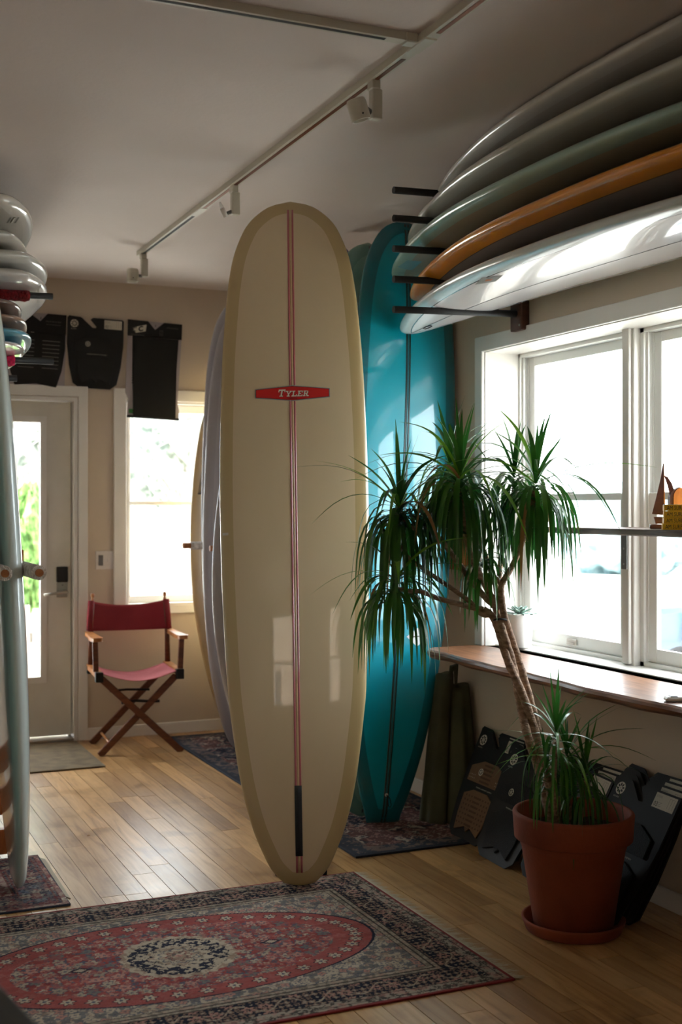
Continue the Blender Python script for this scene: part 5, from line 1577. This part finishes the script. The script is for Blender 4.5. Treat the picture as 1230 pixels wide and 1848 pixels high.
def blob(cx, cy, cz, rx, ry, rz, seed, mt, name, root, n=26, rough=.28):
    m = MB(); rnd = random.Random(seed); v = []
    ph = [rnd.uniform(0, 6) for _ in range(8)]
    for j in range(n + 1):
        th = PI * j / n
        for i in range(2 * n):
            a = PI * i / n
            k = 1 + rough * (math.sin(3 * a + ph[0]) * math.sin(2 * th + ph[1]) * .5 + math.sin(7 * a + ph[2]) * math.sin(5 * th + ph[3]) * .35 + math.sin(13 * a + ph[4]) * math.sin(11 * th + ph[5]) * .3) + rnd.uniform(-.05, .05)
            v.append((cx + rx * k * math.sin(th) * math.cos(a), cy + ry * k * math.sin(th) * math.sin(a), cz + rz * k * math.cos(th)))
    m.add(v, [(j * 2 * n + i, j * 2 * n + (i + 1) % (2 * n), (j + 1) * 2 * n + (i + 1) % (2 * n), (j + 1) * 2 * n + i) for j in range(n) for i in range(2 * n)], False)
    return m.build(name, mt, root, True)


def bare_tree(x, y, h, label, seed, crown=True):
    r = thing('bare_tree', label, 'tree', (x, y, -.15), 'trees behind the back window')
    rnd = random.Random(seed)
    tk = MB(); br = MB()
    tk.tube([(x, y, -.15), (x + .05, y, h * .35), (x + .12, y, h * .6)], [.09, .07, .05], 8)
    for k in range(26):
        a = rnd.uniform(0, 2 * PI); z0 = h * rnd.uniform(.2, .6); L = h * rnd.uniform(.2, .45)
        p = Vector((x + .08, y, z0)); pts = [p]; d = Vector((math.cos(a), math.sin(a) * .6, rnd.uniform(.3, 1.2))).normalized()
        for q in range(5):
            d = (d + Vector((rnd.uniform(-.3, .3), rnd.uniform(-.3, .3), rnd.uniform(-.1, .3)))).normalized(); pts.append(pts[-1] + d * L / 5)
        br.tube(pts, [.022, .018, .014, .01, .007, .003], 5)
        for s_ in range(4):
            q = pts[rnd.randint(1, 5)]; d2 = Vector((rnd.uniform(-1, 1), rnd.uniform(-.6, .6), rnd.uniform(-.3, 1))).normalized()
            br.tube([q, q + d2 * L * .25, q + d2 * L * .25 + Vector((rnd.uniform(-.1, .1), 0, .12))], [.008, .006, .003], 4)
    tk.build('trunk', M['greytwig'], r, True); br.build('branches', M['greytwig'], r, True)
    if crown: blob(x, y + .6, h * .7, h * .3, .5, h * .28, seed, M['foliage'], 'crown', r)


bare_tree(2.3, 13.0, 3.6, 'grey bare-branched tree seen through the left half of the back window', 3)
bare_tree(4.6, 15.5, 3.8, 'second grey tree seen towards the right of the back window', 5)
bare_tree(1.4, 11.5, 3.4, 'slim tree seen through the glass of the back door', 8, False)
sh_ = thing('shrub', 'bright green shrub seen through the door glass', 'shrub', (1.3, 10.6, -.15))
blob(1.80, 10.8, 1.05, .22, .25, .5, 12, M['foliagegreen'], 'leaves', sh_)
MB().tube([(1.80, 10.8, -.15), (1.80, 10.8, .7)], .03, 8).build('stem', M['greytwig'], sh_, True)
hs = thing('white_house', 'pale house wall behind the trees outside the back window', 'building', (4.6, 17, -.15))
ob_ = thing('added_street_blocker', 'plain brick block added out of view to dim the front windows', 'building', (0, -11, -.15))  # unseen block added to cut light and reflections from the front windows
MB().box(-9, 8, -14, -10, -.15, 5.5).build('wall', M['brickpale'], ob_, True)
for k in range(5): MB().box(-7.5 + k * 3, -6 + k * 3, -10, -9.95, .8, 2.6).build('window', M['carglass'], ob_, True)
MB().box(-9.2, 8.2, -14.2, -9.8, 5.5, 5.8).build('cornice', M['whitepaint'], ob_, True)
MB().box(3.6, 8.5, 17, 20, -.15, 1.9).build('wall', M['siding'], hs, True)
MB().prism([(3.4, 1.9), (8.7, 1.9), (6.05, 3.4)], 16.8, 20.2).build('roof', M['greytwig'], hs, True)
fc = thing('board_fence', 'weathered grey board fence outside the glazed door', 'fence', (1.8, 9.8, -.15))
for k in range(9):
    x = 1.25 + k * .135
    MB().bbox(x, x + .115, 9.8, 9.82, -.15, .62 + .015 * (k % 3)).build('board', M['fencewood'], fc, True)
MB().bbox(1.22, 2.46, 9.82, 9.86, .35, .43).build('rail', M['fencewood'], fc, True)
bw = thing('brick_chimney', 'reddish brick pier beyond the glazed door', 'wall', (2.3, 15.1, -.15))
MB().bbox(2.25, 2.5, 15.0, 15.3, -.15, 2.2, .02).build('pier', M['brick'], bw, True)
# blue car
ca = thing('parked_car', 'blue parked car outside the big right window', 'car', Matrix.Translation((6.3, 5.2, -.15)) @ rot('Z', 90))
pts = [(-2.1, .35), (2.1, .35), (2.15, .62), (2.05, .86), (1.1, .98), (.55, 1.0), (-1.6, 1.02), (-2.1, .95), (-2.18, .6)]
bevel(MB().prism(pts, -.85, .85).build('body', M['carblue'], ca), .08, 3)
bevel(MB().prism([(.85, .99), (.25, 1.42), (-.2, 1.48), (-1.1, 1.46), (-1.75, 1.0)], -.72, .72).build('cabin', M['whitepaint'], ca), .06, 2)
MB().prism([(.62, 1.02), (.2, 1.36), (-.3, 1.4), (-.3, 1.02)], -.735, .735).prism([(-.36, 1.02), (-.36, 1.4), (-1.05, 1.38), (-1.5, 1.02)], -.735, .735).build('side_windows', M['carglass'], ca)
for sx in (-1.35, 1.35):
    for sy in (-.84, .84):
        m = Matrix.Translation((sx, sy, .32)) @ rot('X', 90)
        wh = MB().lathe([(0, -.09), (.28, -.09), (.32, -.06), (.32, .06), (.28, .09), (0, .09)], 28, m).build('wheel', M['tyre'], ca)
        MB().lathe([(0, -.1), (.17, -.1), (.18, -.095), (.18, .095), (.17, .1), (0, .1)], 20, m).build('hub_cap', M['steel'], wh)
# white chair outside
gc = thing('garden_chair', 'white slatted garden chair just outside the big right window', 'chair', (0, 0, 0))
p = at(1048, 1090, 6.5)
ROOT[gc] = Matrix.Translation((p.x, p.y, -.15)) @ rot('Z', 20); gc.matrix_world = ROOT[gc]
for k in range(3):
    x = -.16 + k * .125
    bevel(MB().box(x, x + .085, .2, .22, .55, 1.28).build('back_slat', M['whitepaint'], gc), .02, 3)
bevel(MB().box(-.19, .2, .19, .205, 1.16, 1.24).build('top_rail', M['whitepaint'], gc), .006, 2)
for k in range(4): MB().bbox(-.2, .2, -.25 + k * .11, -.16 + k * .11, .55, .57).build('seat_slat', M['whitepaint'], gc)
for sx in (-.2, .17):
    for sy in (-.24, .18): MB().bbox(sx, sx + .035, sy, sy + .035, 0, .55).build('leg', M['whitepaint'], gc)
for k in range(4):
    t_ = thing('distant_tree', ['rounded distant tree at the far left through the big window', 'distant tree left of the window post', 'distant tree right of the window post', 'distant tree at the far right through the big window'][k], 'tree', (16 + k * .5, 12 - 3.4 * k + 5, -.15), 'trees across the road')
    x, y = 18 + k * 1.0, 24 - 5.2 * k
    blob(x, y, .75, 1.7, 1.7, 1.05, 40 + k, M['distant'], 'crown', t_, 18)
    MB().tube([(x, y, -.15), (x, y, .3)], .12, 8).build('trunk', M['greytwig'], t_, True)
